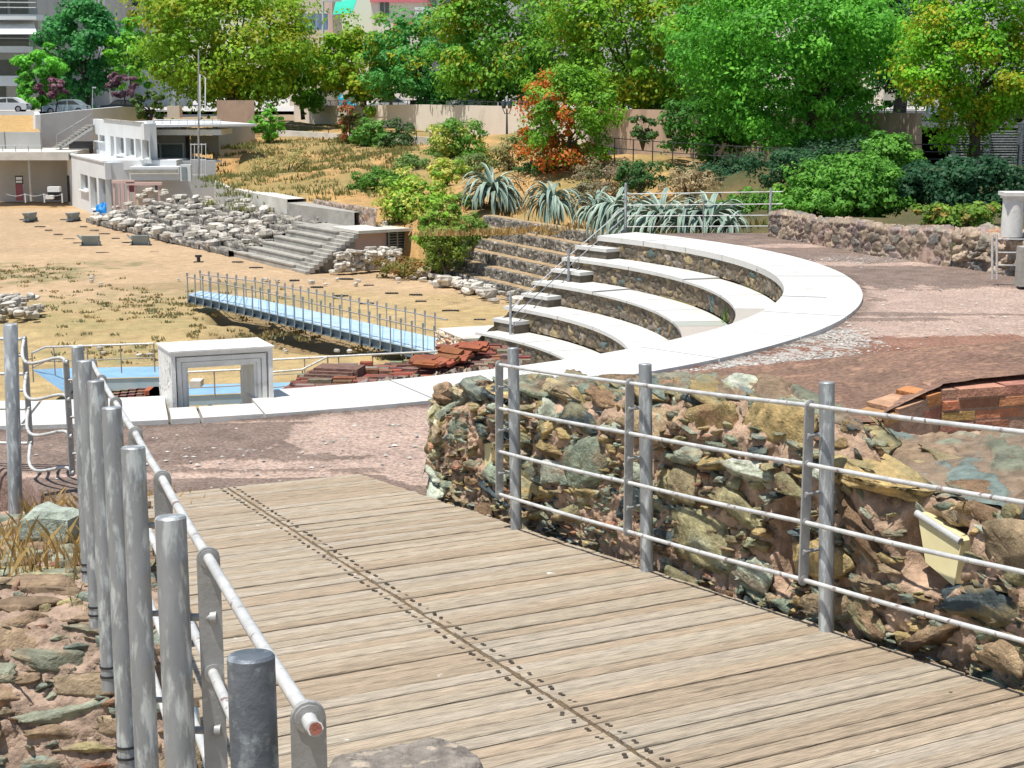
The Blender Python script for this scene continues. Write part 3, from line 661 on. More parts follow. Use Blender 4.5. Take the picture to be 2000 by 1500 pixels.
def brickface(a, b, z0a, z0b, z1a, z1b, back, rows):
    U_ = (b-a); U_.z = 0; L_ = U_.length; U_.normalize(); N_ = Vector((U_.y, -U_.x, 0)); N_ = N_ if N_.y < 0 else -N_
    for r_ in range(rows):
        s_ = -rb.uniform(0, .2)
        while s_ < L_:
            ln = rb.uniform(.17, .27); s1 = min(s_+ln, L_); sa = max(0, s_)
            if s1-sa > .03:
                f_ = ((sa+s1)/2)/L_; zt = z1a*(1-f_)+z1b*f_; zbb = z0a*(1-f_)+z0b*f_; hh = (zt-zbb)/rows; z = zbb+hh*(r_+.5)
                c = a+U_*((sa+s1)/2); c.z = z; w_ = rb.uniform(-.012, .012)
                slope = Vector((U_.x, U_.y, ((z0b+z1b)-(z0a+z1a))/2/L_)).normalized()
                mb.box(c+N_*w_-N_*.1, (s1-sa-.012, .2, hh-.014), (slope, N_, slope.cross(N_)*-1), 0, [x*rb.uniform(.75, 1.2) for x in rb.choice([(.50, .21, .12), (.44, .20, .12), (.52, .25, .15), (.40, .21, .13)])])
            s_ = s1
    c0, c1 = a-N_*.008, b-N_*.008
    mort.add([(c0.x, c0.y, z0a), (c1.x, c1.y, z0b), (c1.x, c1.y, z1b-.01), (c0.x, c0.y, z1a-.01)], [(0, 1, 2, 3)], 0, (.42, .27, .2))
def lv(px, py, h): return W(px, py, h)
QQ = [W(1590, 864, 1.56), W(1728, 852, 1.56), W(1838, 832, 1.56), W(2120, 814, 1.56)]
brickface(QQ[0], QQ[1], -1.6, -1.6, -1.50, -1.49, 0, 2)
brickface(QQ[1], QQ[2], -1.6, -1.6, -1.475, -1.385, 0, 3)
brickface(QQ[2], QQ[3], -1.6, -1.6, -1.385, -1.37, 0, 4)
mb.build('brickwork', 'brick', bed); mort.build('mortar', 'brick', bed)
# ------------------------------------------------------- stone block at the foot of the frame
c0 = DK(800, 1542); mbk = stone_mesh(random.Random(3), .42, .2, .09, (.26, .23, .18))
o = MB(); 
nu = 60; uu, vv = np.meshgrid(np.linspace(-1, 1, nu), np.linspace(-1, 1, nu), indexing='ij')
rr_ = (np.abs(uu)**4+np.abs(vv)**4)**.25; xx = uu*.23+.02*(fbm(uu*3, vv*3, 2)-.5); yy = vv*.17
zz = .075*(1-sst(.86, 1.02, rr_))+(fbm(uu*5, vv*5, 6)-.5)*.03; zz = np.where(rr_ > 1, zz-.02, zz)
e3 = dE; P = np.array(c0)+np.array(dE)*xx[..., None]+np.array(dF)*(yy[..., None]+.03)+np.array(dN)*zz[..., None]
cl = np.array([.25, .22, .19])*(.6+.8*fbm(uu*6, vv*6, 8))[..., None]; t = sst(.6, .7, fbm(uu*4+3, vv*4, 12))[..., None]; cl = cl*(1-t)+np.array([.45, .38, .3])*t
tag(np_mesh('stone_block', P.reshape(-1, 3), gridq(nu, nu), 'stone', None, cl.reshape(-1, 3), True), 'rough flat stone block lying on the boardwalk at the bottom edge', 'stone')
# ------------------------------------------------------- rubble below the ramp, left
lw = thing('rubble_wall', 'rubble wall bank with dry grass left of the railing posts', 'stone wall', WD(80, 1500, 6.6)+Vector((-.4, 0, -.4)))
def lf(u, v):
    # profile: face below, top above, (y, z)
    yy = np.interp(v, [0, .55, 1.0, 1.35, 3.4, 4.6], [6.25, 6.5, 6.75, 7.05, 9.0, 10.0]); z = np.interp(v, [0, .55, 1.0, 1.35, 3.4, 4.6], [-3.25, -2.72, -2.42, -2.38, -2.58, -2.72])
    x = -3.9+u; nn = np.stack([0*u, np.where(v < 1, -.9, -.1), np.where(v < 1, .45, 1)], -1)
    z = z-sst(2.35, 3.4, u)*1.2
    return np.stack([x, yy, z], -1), nn
rubble('masonry', 3.4, 3.9, .014, lf, (.25, .085), .045, 'left', 23, lw, 1.1, gain=.95)
rocks('stones', lf, 2.45, 3.4, lw, 'left', 24, (.2, .025), asp=(.28, .46), tries=16000, gain=1.05, dep=(.035, .07), tilt=.15, keep=lambda u, v, rn: v < 1.15 or rn.random() < .3)
rg = np.random.default_rng(4); n = 900
gx = rg.choice([-2.35, -2.55, -2.15, -2.8], n)+rg.normal(size=n)*.09; gy = rg.choice([7.6, 8.2, 8.9, 9.2], n)+rg.normal(size=n)*.14
P = np.stack([gx, gy, np.interp(gy, [7.05, 9, 10], [-2.38, -2.58, -2.72])], 1)
tag(blades('dry_grass', P, .13, .8, np.array([.55, .37, .14])*(.6+.7*rg.random((n, 1))), None, 5, .004), 'tufts of dry straw grass on the rubble bank', kind='stuff')
b = stone_mesh(random.Random(12), .3, .26, .2, (.38, .43, .36)).build('boulder', 'stone'); p = W(108, 1062, 2.5); b.location = p+Vector((0, 0, 0)); tag(b, 'pale green boulder on the bank behind the railing posts', 'boulder')
# ================================================================ THE ODEON
OC = Vector((-4.95, 20.5, 0)); RO, RI = 9.42, 8.5
A0 = math.atan2(26.63-20.5, 2.08+4.95); A1 = rad(-118)
def pol(r, a, z): return Vector((OC.x+r*math.cos(a), OC.y+r*math.sin(a), z))
def arc_slab(mb, r0, r1, a0, a1, z0, z1, col, da_=.03):
    n = max(1, int(abs(a1-a0)/da_)); vs = []
    for i in range(n+1):
        a = a0+(a1-a0)*i/n
        vs += [pol(r0, a, z0), pol(r1, a, z0), pol(r1, a, z1), pol(r0, a, z1)]
    fs = [(0, 1, 2, 3), (4*n+3, 4*n+2, 4*n+1, 4*n)]
    for i in range(n):
        k = i*4
        for j in range(4): fs.append((k+j, k+4+j, k+4+(j+1) % 4, k+(j+1) % 4))
    mb.add(vs, [f_[::-1] for f_ in fs], 0, col)
odeon = thing('odeon_seating', 'semicircular white marble seating of the odeon with rubble risers', 'seating tier', (OC.x, OC.y, -5))
rm = random.Random(2)
def wcol(): k = rm.uniform(.92, 1.05); return (.62*k, .61*k, .58*k)
mb = MB(); a = A0; slot = math.atan2(W(1590, 581, 2.48).y-OC.y, W(1590, 581, 2.48).x-OC.x)
pa = [math.atan2(W(x, y, 2.48).y-OC.y, W(x, y, 2.48).x-OC.x) for x, y in ((500, 790), (330, 812))]   # portal notch
cuts = [A0]
while cuts[-1] > A1: cuts.append(cuts[-1]-rm.choice([.14, .17, .2]))
cuts = sorted(set(cuts+[slot+.004, slot-.004]+pa), reverse=True)
for x, y in zip(cuts, cuts[1:]):
    r0 = RI; mid = (x+y)/2
    if abs(mid-slot) < .0041: arc_slab(mb, RI+.5, RO, x, y, -2.56, -2.475, wcol()); continue
    if pa[1] < mid < pa[0]: r0 = RI+.52
    g_ = .0012 if rm.random() > .3 else .0006
    arc_slab(mb, r0-.03, RO, x-g_, y+g_, -2.56, -2.475+rm.uniform(-.003, .003), wcol())
mb.build('coping', 'marble', odeon)
mb = MB(); arc_slab(mb, RO-.3, RO+.012, A0, A1, -2.8, -2.56, (.2, .19, .17)); mb.build('coping_bed', 'stone_far', odeon)
RR = [8.5, 7.93, 7.25, 6.6, 5.98, 5.35]; HH = [-2.475, -2.82, -3.17, -3.52, -3.87, -4.22, -4.57]
gr = [None, (1462, 600), (1350, 634), None, None, None]
for k in range(1, 6):
    mb = MB(); ag = -3
    if gr[k]: q = W(*gr[k], -HH[k]); ag = math.atan2(q.y-OC.y, q.x-OC.x)
    a = A0+.03
    while a > A1+.2:
        b_ = a-rm.choice([.15, .18, .22]); c = wcol() if (a+b_)/2 > ag else (.42*rm.uniform(.9, 1.1), .4, .35)
        if a > ag > b_: b_ = ag
        arc_slab(mb, RR[k]-.05, RR[k-1]-.02, a-.0014, b_+.0014, HH[k]-.055, HH[k]+(0 if c[0] > .6 else -.02), c); a = b_
    mb.build('seat_row', 'marble', odeon)
for k in range(6):
    r = RR[k]; z0 = HH[k+1] if k < 5 else -5.; z1 = HH[k]-.05
    Lr = r*(A0-A1-.1)
    def rf(u, v, r=r, z0=z0):
        a = A0+.0-u/r; P = np.stack([OC.x+r*np.cos(a), OC.y+r*np.sin(a), z0+v], -1)
        return P, np.stack([-np.cos(a), -np.sin(a), 0*a], -1)
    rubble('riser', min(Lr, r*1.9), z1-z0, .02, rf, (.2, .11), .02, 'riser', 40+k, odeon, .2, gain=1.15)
# half steps of the end stair
for k in range(1, 7):
    mb = MB(); zt = HH[k]+.175 if k < 6 else HH[5]-.175
    if k < 6: arc_slab(mb, RR[k-1]-.30, RR[k-1]-.0, A0-.065+.0*k, A0+.03, zt-.055, zt, wcol())
    else: arc_slab(mb, RR[5]-.3, RR[5]+.1, A0-.065, A0+.03, zt-.055, zt, wcol())
    mb.build('step', 'marble', odeon)
    mb = MB(); arc_slab(mb, RR[min(k, 6)-1]-.28, RR[k-1]-.01, A0-.062, A0+.026, zt-.19, zt-.055, (.13, .11, .085)); mb.build('step_base', 'stone_far', odeon)
mb = MB()
for k in range(6, 9):
    arc_slab(mb, 5.1-(k-6)*.3, 5.42-(k-6)*.3, A0-.1, A0+.04, -4.27-(k-6)*.17, -4.22-(k-6)*.17, wcol())
mb.build('lower_step', 'marble', odeon)
# end wall carrying the rows (cut face of the cavea)
def ef(u, v):
    r = 9.42-u; zt = np.interp(r, RR[::-1]+[9.4], [z-.08 for z in HH[:6][::-1]]+[-2.53]); z = -6.4+(zt+6.4)*v/3.
    P = np.stack([OC.x+r*math.cos(A0+.012), OC.y+r*math.sin(A0+.012), z], -1); return P, np.broadcast_to(np.array([-math.sin(A0), math.cos(A0), 0]), P.shape)
rubble('end_wall', 4.6, 3., .04, ef, (.3, .18), .03, 'riser', 60, odeon, .25)
mb = MB(); mb.prism([XY(pol(5.5, A0-i*.1, 0)) for i in range(31)], -5.0, -4.95, 0, (.38, .33, .28))
tag(mb.build('orchestra_floor', 'dirt'), kind='structure')
# green tuft growing on a seat
p = W(1436, 628, 3.17); rg = np.random.default_rng(9); n = 160
tag(blades('grass_tuft', np.array(p)+rg.normal(size=(n, 3))*np.array([.07, .05, 0]), .17, .3, np.array([.12, .3, .03])*(.6+.8*rg.random((n, 1))), None, 2, .006), 'green grass tuft growing at the end of a marble seat row', 'grass tuft')
# ------------------------------------------------------- terrace
TP = [W(1234, 455, 2.5), W(1505, 455, 2.5), W(1600, 470, 2.5), W(1700, 487, 2.5), W(1850, 508, 2.5), W(2000, 545, 2.5), W(2200, 620, 2.5), Vector((8.5, 12, 0)), Vector((7.5, 8, 0)),
      bw[-2]+Vector((.3, .5, 0)), bw[5]+Vector((0, .3, 0)), bw[2]+Vector((.1, .0, 0)), DK(868, 985)+Vector((.15, -.4, 0)), DK(700, 925)+Vector((.2, -.9, 0)), DK(290, 965)+Vector((0, -.7, 0)), W(190, 1010, 2.5), W(95, 975, 2.5), W(48, 925, 2.5), W(-10, 905, 2.5), W(-300, 880, 2.5), W(-900, 860, 2.5)]
TPa = [math.atan2(p.y-OC.y, p.x-OC.x) for p in TP]; TPx = [(p.x-OC.x, p.y-OC.y) for p in TP]
def Rb(a):
    c, s_ = math.cos(a), math.sin(a); best = 30.
    for (x0, y0), (x1, y1) in zip(TPx, TPx[1:]):
        dx, dy = x1-x0, y1-y0; den = c*dy-s_*dx
        if abs(den) < 1e-9: continue
        t = (x0*dy-y0*dx)/den; k = (x0*s_-y0*c)/(-(dx*s_-dy*c)) if abs(dx*s_-dy*c) > 1e-9 else -1
        if t > 0 and -.0001 <= k <= 1.0001: best = min(best, t)
    return best
na, nr = 1500, 260; aa = np.linspace(A0-.001, rad(-106), na); RB = np.array([Rb(x) for x in aa])
RB = np.where(RB >= 29, 16, RB)
RB = np.maximum(RB, RO+.15)
tt = np.linspace(0, 1, nr)[None, :]; rrr = RO+.005+(RB[:, None]-RO)*tt
X = OC.x+rrr*np.cos(aa)[:, None]; Y = OC.y+rrr*np.sin(aa)[:, None]
Z = -2.505+(fbm(X*.8, Y*.8, 3)-.5)*.04+(fbm(X*6, Y*6, 8)-.5)*.012
# colour: brown weathered skin, pink bare mortar in patches, pale gravel by the ring
n1 = fbm(X*1.1, Y*1.1, 5, 5); n2 = fbm(X*7, Y*7, 6, 4); n3 = fbm(X*25, Y*25, 7, 3)
brown = np.array([.205, .15, .122])*(.7+.6*n2)[..., None]; col = brown*(1+.0*n1[..., None])
def blob(px, py, rx, ry, H=2.5):
    c = W(px, py, H); return sst(1.04, .96, np.sqrt(((X-c.x)/rx)**2+((Y-c.y)/ry)**2)+(n1-.5)*1.7+(n2-.5)*.7+(n3-.5)*.25)
mask = np.zeros_like(X)
for b_ in [(760, 845, .95, .75), (840, 890, .45, .8), (690, 905, 1.6, .16), (1830, 575, 1.7, .75), (1980, 600, 2.0, 1.6), (1720, 600, 1.2, 1.2), (1740, 640, 1.1, .9), (1900, 650, 1.5, .8), (1600, 640, .5, .5), (1600, 480, 1.6, .22), (1780, 515, 1.6, .25), (1620, 512, .6, .3), (450, 822, 1.3, .07), (350, 925, 1.6, .10)]: mask = np.maximum(mask, blob(*b_))
gap = np.maximum(blob(1850, 612, 2., .12), blob(1700, 622, .9, .1)); mask = mask*(1-.85*gap)
pink = np.array([.40, .295, .24])*(.8+.4*n3)[..., None]
col = col*(1-mask[..., None])+pink*mask[..., None]
Z -= mask*.012
fx_, ex_ = [(X-D0.x)*q_.x+(Y-D0.y)*q_.y+(Z-D0.z)*q_.z for q_ in (dF, dE)]
Z = np.where((fx_ < ft+.015) & (ex_ < eR(fx_)+.02) & (ex_ > -3.2), np.minimum(Z, dz(X, Y)-.045), Z)
red = np.maximum.reduce([blob(1500, 722, 1.8, .5), blob(1750, 690, 1.5, .4), blob(1950, 668, 1.6, .5)]); col = col*(1-red[..., None]*.8)+np.array([.23, .105, .065])*red[..., None]*.8
gv = np.maximum.reduce([blob(1520, 690, 1.0, 1.1)*.9, blob(1400, 715, .9, .7)*.7, blob(1590, 655, .5, .9), blob(1300, 735, .7, .3)*.5, blob(1660, 505, .8, .5)*.25])
gt = gv*sst(.62, .5, 1-n3)[...]; gt = gv*sst(.47, .56, n3); col = col*(1-gt[..., None])+np.array([.42, .4, .36])*gt[..., None]
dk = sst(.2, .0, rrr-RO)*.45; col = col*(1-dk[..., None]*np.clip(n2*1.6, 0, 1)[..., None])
# cracks
V = np.stack([X, Y, Z], -1)
# skirt
sk = []; 
for dr, dzz in ((.02, -.015), (.05, -.06), (.06, -.14), (.03, -.9)):
    s_ = V[:, -1, :].copy(); s_[:, 0] += dr*np.cos(aa); s_[:, 1] += dr*np.sin(aa); s_[:, 2] += dzz; sk.append(s_[:, None, :])
V = np.concatenate([V]+sk, 1); col = np.concatenate([col]+[np.broadcast_to(np.array([.28, .19, .16]), (na, 1, 3))]*4, 1)
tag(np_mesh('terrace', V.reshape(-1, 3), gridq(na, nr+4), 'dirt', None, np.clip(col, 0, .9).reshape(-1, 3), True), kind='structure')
# pale gravel lying loose beside the ring
rg = np.random.default_rng(21); P = []
for (px, py, rx, ry, n) in [(1520, 690, 1.0, 1.6, 3000), (1400, 715, .9, 1., 1500), (1590, 655, .6, 1.1, 1000), (1300, 735, .6, .5, 500), (1660, 505, .9, .8, 260), (1450, 745, 1.3, .7, 400), (760, 870, 1.6, 1.6, 150), (450, 870, 2.2, 1.2, 110), (1850, 600, 4, 3, 300)]:
    c = W(px, py, 2.5); q = rg.normal(size=(n, 2))*.5; P.append(np.stack([c.x+q[:, 0]*rx, c.y+q[:, 1]*ry], 1))
P = np.concatenate(P); P = P[np.hypot(P[:, 0]-OC.x, P[:, 1]-OC.y) > RO+.05]; n = len(P)
oct_ = np.array([(1, 0, 0), (0, 1, 0), (-1, 0, 0), (0, -1, 0), (0, 0, 1.)]); s_ = .005+.011*rg.random((n, 1, 1))**2
st = 1+.4*rg.normal(size=(n, 5, 1))*.5; V = (oct_[None]*s_*st); V[..., :2] *= 1.4; V[..., 2] *= .6
V[..., 0] += P[:, None, 0]; V[..., 1] += P[:, None, 1]; V[..., 2] += -2.507
Q = np.concatenate([np.array([(0, 1, 4), (1, 2, 4), (2, 3, 4), (3, 0, 4)])+5*i for i in range(n)])
tag(np_mesh('gravel', V.reshape(-1, 3), Q, 'stone_far', None, np.repeat(np.array([.5, .48, .44])*(.5+.6*rg.random((n, 1))), 5, 0)), 'pale loose gravel scattered beside the marble ring', kind='stuff')
# ------------------------------------------------------- marble door frame
f0 = Vector((W(333, 689, 2.06).x, W(333, 689, 2.06).y, 0)); q = W(532, 678, 2.06); E1 = (Vector((q.x, q.y, 0))-f0); PW = E1.length; E1.normalize(); E2 = Vector((-.43, .903, 0)); EZ = Vector((0, 0, 1))
zt = -2.06; PD = .46
portal = thing('door_frame', 'white marble door frame with stepped mouldings standing at the ring', 'door frame', f0+E1*PW/2+Vector((0, 0, -3.3)))
def pbx(mb, x0, x1, y0, y1, z0, z1, mi=0): mb.box(f0+E1*(x0+x1)/2+E2*(y0+y1)/2+EZ*(z0+z1)/2, (x1-x0, y1-y0, z1-z0), (E1, E2, EZ), mi)
# stepped architrave as nested frames, each proud of the next
mb = MB()
bands = [(0, .034, -.0), (.034, .048, .05), (.048, .084, .018), (.084, .09, .045), (.09, .118, .03), (.118, .14, .048)]
for w0, w1, dy in bands:
    pbx(mb, w0+(0 if w0 == 0 else .0005), w1, dy, PD-.002*w0-.01, -3.3, zt-w0)           # left jamb band
    pbx(mb, PW-w1, PW-w0, dy, PD-.01, -3.3, zt-w0)
    pbx(mb, w1, PW-w1, dy, PD-.01-.001, zt-w1, zt-w0)
# projecting cornice under the top
pbx(mb, -.012, PW+.012, -.02, PD, zt-.001, zt+.012)
mb.build('moulded_frame', 'portal', portal)
def pf(u, v): return flatface(f0+E2*PD+EZ*(zt-1.2), -E2, -E1)(u, v)
rubble('rough_side', PD-.03, 1.2, .012, pf, (.09, .07), .022, 'near', 71, portal, 1.1, m='rough_marble')
for o_ in [o_ for o_ in bpy.data.objects if o_.name.startswith('rough_side')]: pass
# ------------------------------------------------------- railing of the odeon stair and terrace edge
cr2 = thing('railing', 'thin white-grey pipe railing running down beside the odeon stair and along the terrace edge', 'railing', pol(9.4, A0+.02, -2.5))
Pa = WD(1231, 470, 26.5); za = WD(1231, 363, 26.5).z
pB_ = pol(7.55, A0+.03, -3.05); pC_ = pol(6.1, A0+.03, -3.9)
pD_ = W(1503, 460, 2.5); pM = W(1373, 459, 2.5)
def post2(b, h, r=.02, m_='galv'): m = MB(); m.tube([b, b+EZ*h], r, 10); m.build('post', m_, cr2)
PA = pol(9.35, A0+.02, -2.5); hA = .86
pb = WD(1110, 574, 25.3); pc = WD(997, 664, 24.3)
post2(Vector((PA.x, PA.y, -2.6)), .97, .026); post2(pb, .74, .022); post2(pc, .74, .022); post2(pD_, .80, .026); post2(Vector((pM.x, pM.y, -2.5)), .68, .011)
def z_at(px, py, P): return WD(px, py, P.y).z
for i in range(4):
    m = MB(); r1 = [(379, 401, 422, 443)[i], (374, 398, 420, 441)[i]]
    a_ = Vector((PA.x, PA.y, z_at(1232, r1[0], PA))); d_ = Vector((pD_.x+.2, pD_.y-.05, z_at(1512, r1[1], pD_))); m.tube([a_, (a_+d_)/2, d_], .0085, 8); m.build('rail', 'rail', cr2)
    m = MB(); yy_ = (406, 425, 446, 466)[i]; a_ = Vector((PA.x-.02, PA.y, z_at(1228, yy_, PA))); b_ = Vector((pb.x, pb.y, z_at(1110, (500, 521, 541, 561)[i], pb))); c_ = Vector((pc.x, pc.y, z_at(997, (603, 622, 642, 660)[i], pc)))
    m.tube([a_, b_, c_], .0085, 8); m.build('rail', 'rail', cr2)
# ------------------------------------------------------- curved rubble wall behind the terrace
pts = [W(1500, 461, 2.5), W(1600, 479, 2.5), W(1700, 497, 2.5), W(1790, 510, 2.5), W(1856, 520, 2.5)]
zt_ = [-2.13, -2.11, -2.08, -2.05, -2.04]
ls = [0]
for a_, b_ in zip(pts, pts[1:]): ls.append(ls[-1]+(b_-a_).length)
def cw(u, v):
    x = np.interp(u, ls, [p.x for p in pts]); y = np.interp(u, ls, [p.y for p in pts]); z1 = np.interp(u, ls, zt_)+.02*np.sin(u*3)
    k = np.clip(v/.5, 0, 1); t = np.clip((v-.5)/.45, 0, 1)
    z = -2.58+(z1+2.58)*k+.02*t; d = .02*k+.42*t
    n = np.stack([np.where(t > .02, -.1, -.42), np.where(t > .02, -.1, -.9), np.where(t > .02, 1., .1)], -1)
    return np.stack([x+d*.42, y+d*.9, z], -1), n
cwt = thing('rubble_wall', 'low curved rubble wall below the ivy at the back of the terrace', 'stone wall', pts[2]+Vector((0, .2, 0)))
rubble('masonry', ls[-1], .95, .02, cw, (.24, .15), .035, 'back', 81, cwt, .12, gain=.95)
# its broken end with open joints
p0 = pts[-1]+Vector((.03, .02, 0)); p1 = W(2060, 560, 2.5)+Vector((.3, .35, 0))
U3 = (p1-p0); U3.z = 0; L3 = U3.length; U3.normalize(); N3 = Vector((U3.y, -U3.x, 0)); N3 = N3 if N3.y < 0 else -N3
def cw2(u, v):
    k = np.clip(v/1.0, 0, 1); t = np.clip((v-1.0)/.6, 0, 1)
    P = np.array(p0)+np.array(U3)*u[..., None]; P = P-np.array(N3)*(.04*k+.55*t)[..., None]; P[..., 2] = -3.1+1.06*k
    return P, np.array(N3)*(t < .02)[..., None]+np.array([0, 0, 1.])*(t >= .02)[..., None]
bwt = thing('rubble_wall', 'broken end of the rubble wall with big stones and dark holes, right edge', 'stone wall', p0+U3*L3/2+Vector((0, .2, 0)))
rubble('masonry', L3, 1.6, .018, cw2, (.27, .17), .10, 'back', 86, bwt, .12, gain=1.2)
# marble pedestal
c = WD(1976, 445, 20.6); ped = thing('marble_column', 'short white marble column with a square cap on the broken wall', 'column', c)
m = MB(); zb_, zt2 = WD(1976, 462, 20.6).z, WD(1976, 376, 20.6).z; m.tube([(c.x, c.y, zb_), (c.x, c.y, zt2-.04)], [.142, .135], 24); m.build('shaft', 'portal', ped)
m = MB(); m.box((c.x, c.y, zt2-.015), (.32, .32, .05)); m.box((c.x, c.y, zt2-.06), (.27, .27, .04)); m.build('capital', 'portal', ped)
# little rail at the right end
rr2 = thing('railing', 'short pipe railing in front of the broken wall end at the right edge', 'railing', WD(1945, 540, 19.6))
for px in (1938, 1947): m = MB(); m.tube([WD(px, 545, 19.6), WD(px, 458, 19.6)], .016, 8); m.build('post', 'rail', rr2)
for y_ in (467, 493, 518): m = MB(); m.tube([WD(1945, y_, 19.6), WD(1990, y_+.5, 19.6), WD(2060, y_+1, 19.7)], .009, 8); m.build('rail', 'rail', rr2)
m = MB(); m.box(WD(2010, 520, 19.4), (.28, .2, .5)); tag(m.build('stone_bollard', 'concrete'), 'grey stone post at the right edge below the column', 'bollard')
# ================================================================ THE AGORA BELOW
x_, y_ = np.meshgrid(np.arange(-42, 16, .17), np.arange(24, 98, .17), indexing='ij')
n1 = fbm(x_*.35, y_*.35, 1, 5); n2 = fbm(x_*2.2, y_*2.2, 2, 4); n3 = fbm(x_*7, y_*7, 3, 3)
col = np.array([.445, .315, .19])*(.85+.3*n1)[..., None]*(.85+.3*n3)[..., None]
t = sst(44, 52, y_+(n1-.5)*14); yel = np.array([.42, .31, .15])*(.7+.6*n2)[..., None]; col = col*t[..., None]+yel*(1-t)[..., None]
def ab(px, py, rx, ry, H=6.5): c = W(px, py, H); return sst(1.3, .7, np.sqrt(((x_-c.x)/rx)**2+((y_-c.y)/ry)**2)+(n1-.5)*1.2)
gm = np.maximum.reduce([ab(40, 530, 4, 4), ab(350, 590, 4, 5)*.6, ab(300, 615, 5, 3)*.6, ab(120, 600, 5, 3)*.5, ab(280, 690, 3, 1.5)*.8]); g2 = gm*sst(.42, .6, n2)
col = col*(1-g2[..., None]*.7)+np.array([.16, .17, .07])*g2[..., None]*.7
tr = np.maximum.reduce([ab(560, 640, 1.6, 2.5), ab(640, 665, 1.6, 2.2), ab(480, 615, 1., 2.)]); col = col*(1-tr[..., None]*.6)+np.array([.17, .11, .06])*tr[..., None]*.6
ld = ab(330, 560, 3, 1.0)*.3; col = col*(1-ld[..., None])+np.array([.2, .14, .06])*ld[..., None]
dg = np.maximum(ab(120, 405, 9, 1.2), 0)*.5; col = col*(1-dg[..., None])+np.array([.40, .24, .08])*dg[..., None]
z_ = -6.5+(n1-.5)*.12+(n3-.5)*.03-tr*.35
tag(np_mesh('ground', np.stack([x_, y_, z_], -1).reshape(-1, 3), gridq(*x_.shape), 'dirt', None, np.clip(col, 0, .9).reshape(-1, 3), True), kind='structure')
m = MB(); m.prism([(-900, -60), (900, -60), (900, 1500), (-900, 1500)], -7.4, -7.0, 0, (.3, .22, .13)); tag(m.build('outer_ground', 'dirt'), kind='structure')
# weeds
rg = np.random.default_rng(33); P = []; cc = []
for (px, py, rx, ry, n, h) in [(40, 535, 2.6, 3., 2600, 0), (370, 600, 3.2, 3.2, 2600, 0), (130, 610, 5, 4, 2200, 0), (560, 655, 1.4, 2.2, 900, 0), (280, 690, 2.6, 1.3, 900, 0), (450, 660, 3.2, 2.6, 1400, 0), (780, 690, 2, 1.5, 500, 0), (200, 570, 5, 2.5, 800, 0), (40, 385, 6, .6, 600, 0)]:
    c = W(px, py, 6.5); nc = n//32; q = rg.normal(size=(nc, 2))*.5*np.array([rx, ry])+np.array([c.x, c.y]); q = np.repeat(q, 14, 0)+rg.normal(size=(nc*14, 2))*.09
    P.append(np.concatenate([q, np.full((len(q), 1), -6.5)], 1)); k = np.repeat(rg.random((nc, 1)), 14, 0)
    cc.append(np.array([.20, .21, .10])*k+np.array([.38, .28, .12])*(1-k))
P = np.concatenate(P); tag(blades('weeds', P, .07, .9, np.concatenate(cc)*(.7+.6*rg.random((len(P), 1))), None, 6, .03), 'sparse grey-green and straw weeds on the sandy ground', kind='stuff')
# ------------------------------------------------------- helpers for stones laid one by one
SC = {}
def blocks(kind, label, group, places, cols, seed, cat='stone', m='stone_far'):
    rn = random.Random(seed); protos = []
    for i in range(7):
        o = stone_mesh(rn, 1, rn.uniform(.5, .8), rn.uniform(.3, .55), rn.choice(cols)).build(kind, m); me = o.data; bpy.data.objects.remove(o); protos.append(me)
    for (x, y, z, s_) in places:
        o = bpy.data.objects.new(kind, rn.choice(protos)); C.objects.link(o); o.location = (x, y, z); o.scale = (s_, s_*rn.uniform(.7, 1.1), s_*rn.uniform(.6, 1.))
        o.rotation_euler = (rn.uniform(-.2, .2), rn.uniform(-.2, .2), rn.uniform(0, 6.28)); tag(o, label, cat, group)
WHT = [(.56, .53, .47), (.48, .45, .4), (.6, .56, .49), (.4, .37, .32)]
# ------------------------------------------------------- stands
O = Vector((-7.2, 54, 0)); U = Vector((-.535, .845, 0)).normalized(); V_ = Vector((U.y, -U.x, 0)); st_ = thing('stepped_seating', 'grey concrete stepped seating with a flight of steps at its right end', 'seating tier', O+U*3+V_*1+Vector((0, 0, -6.5)))
def fr(a, b, z, o=O): p = o+U*a+V_*b; return Vector((p.x, p.y, z))
NS, RH, RD = 6, .223, .35
mb = MB(); rn = random.Random(4)
for k in range(NS):
    z0, z1 = -6.6, -6.5+RH*(k+1); ue = 5.6+[1.2, .6, 0, -.3, -.6, -.9][k]
    mb.prism([XY(fr(1.2, RD*k, 0)), XY(fr(ue, RD*k, 0)), XY(fr(ue, RD*(k+1), 0)), XY(fr(1.2, RD*(k+1), 0))], z0, z1)
    mb.prism([XY(fr(1.19, RD*k-.025, 0)), XY(fr(ue, RD*k-.025, 0)), XY(fr(ue, RD*k+.1, 0)), XY(fr(1.19, RD*k+.1, 0))], z1-.05, z1+.003)
mb.prism([XY(fr(.65, RD*NS, 0)), XY(fr(6, RD*NS, 0)), XY(fr(6, RD*NS+1.4, 0)), XY(fr(.65, RD*NS+1.4, 0))], -6.6, -5.165)
mb.build('tier', 'concrete', st_)
mb = MB()
for k in range(NS*2):
    mb.prism([XY(fr(0, RD/2*(k-.6), 0)), XY(fr(1.19, RD/2*(k-.6), 0)), XY(fr(1.19, RD/2*(k+.5), 0)), XY(fr(0, RD/2*(k+.5), 0))], -6.5+RH/2*(k)-.07, -6.5+RH/2*(k+1)-.002*k)
    mb.prism([XY(fr(.3, RD/2*(k-.5), 0)), XY(fr(1.18, RD/2*(k-.5), 0)), XY(fr(1.18, RD/2*(k+.5), 0)), XY(fr(.3, RD/2*(k+.5), 0))], -6.6, -6.5+RH/2*(k)-.071)
mb.build('step', 'concrete', st_)
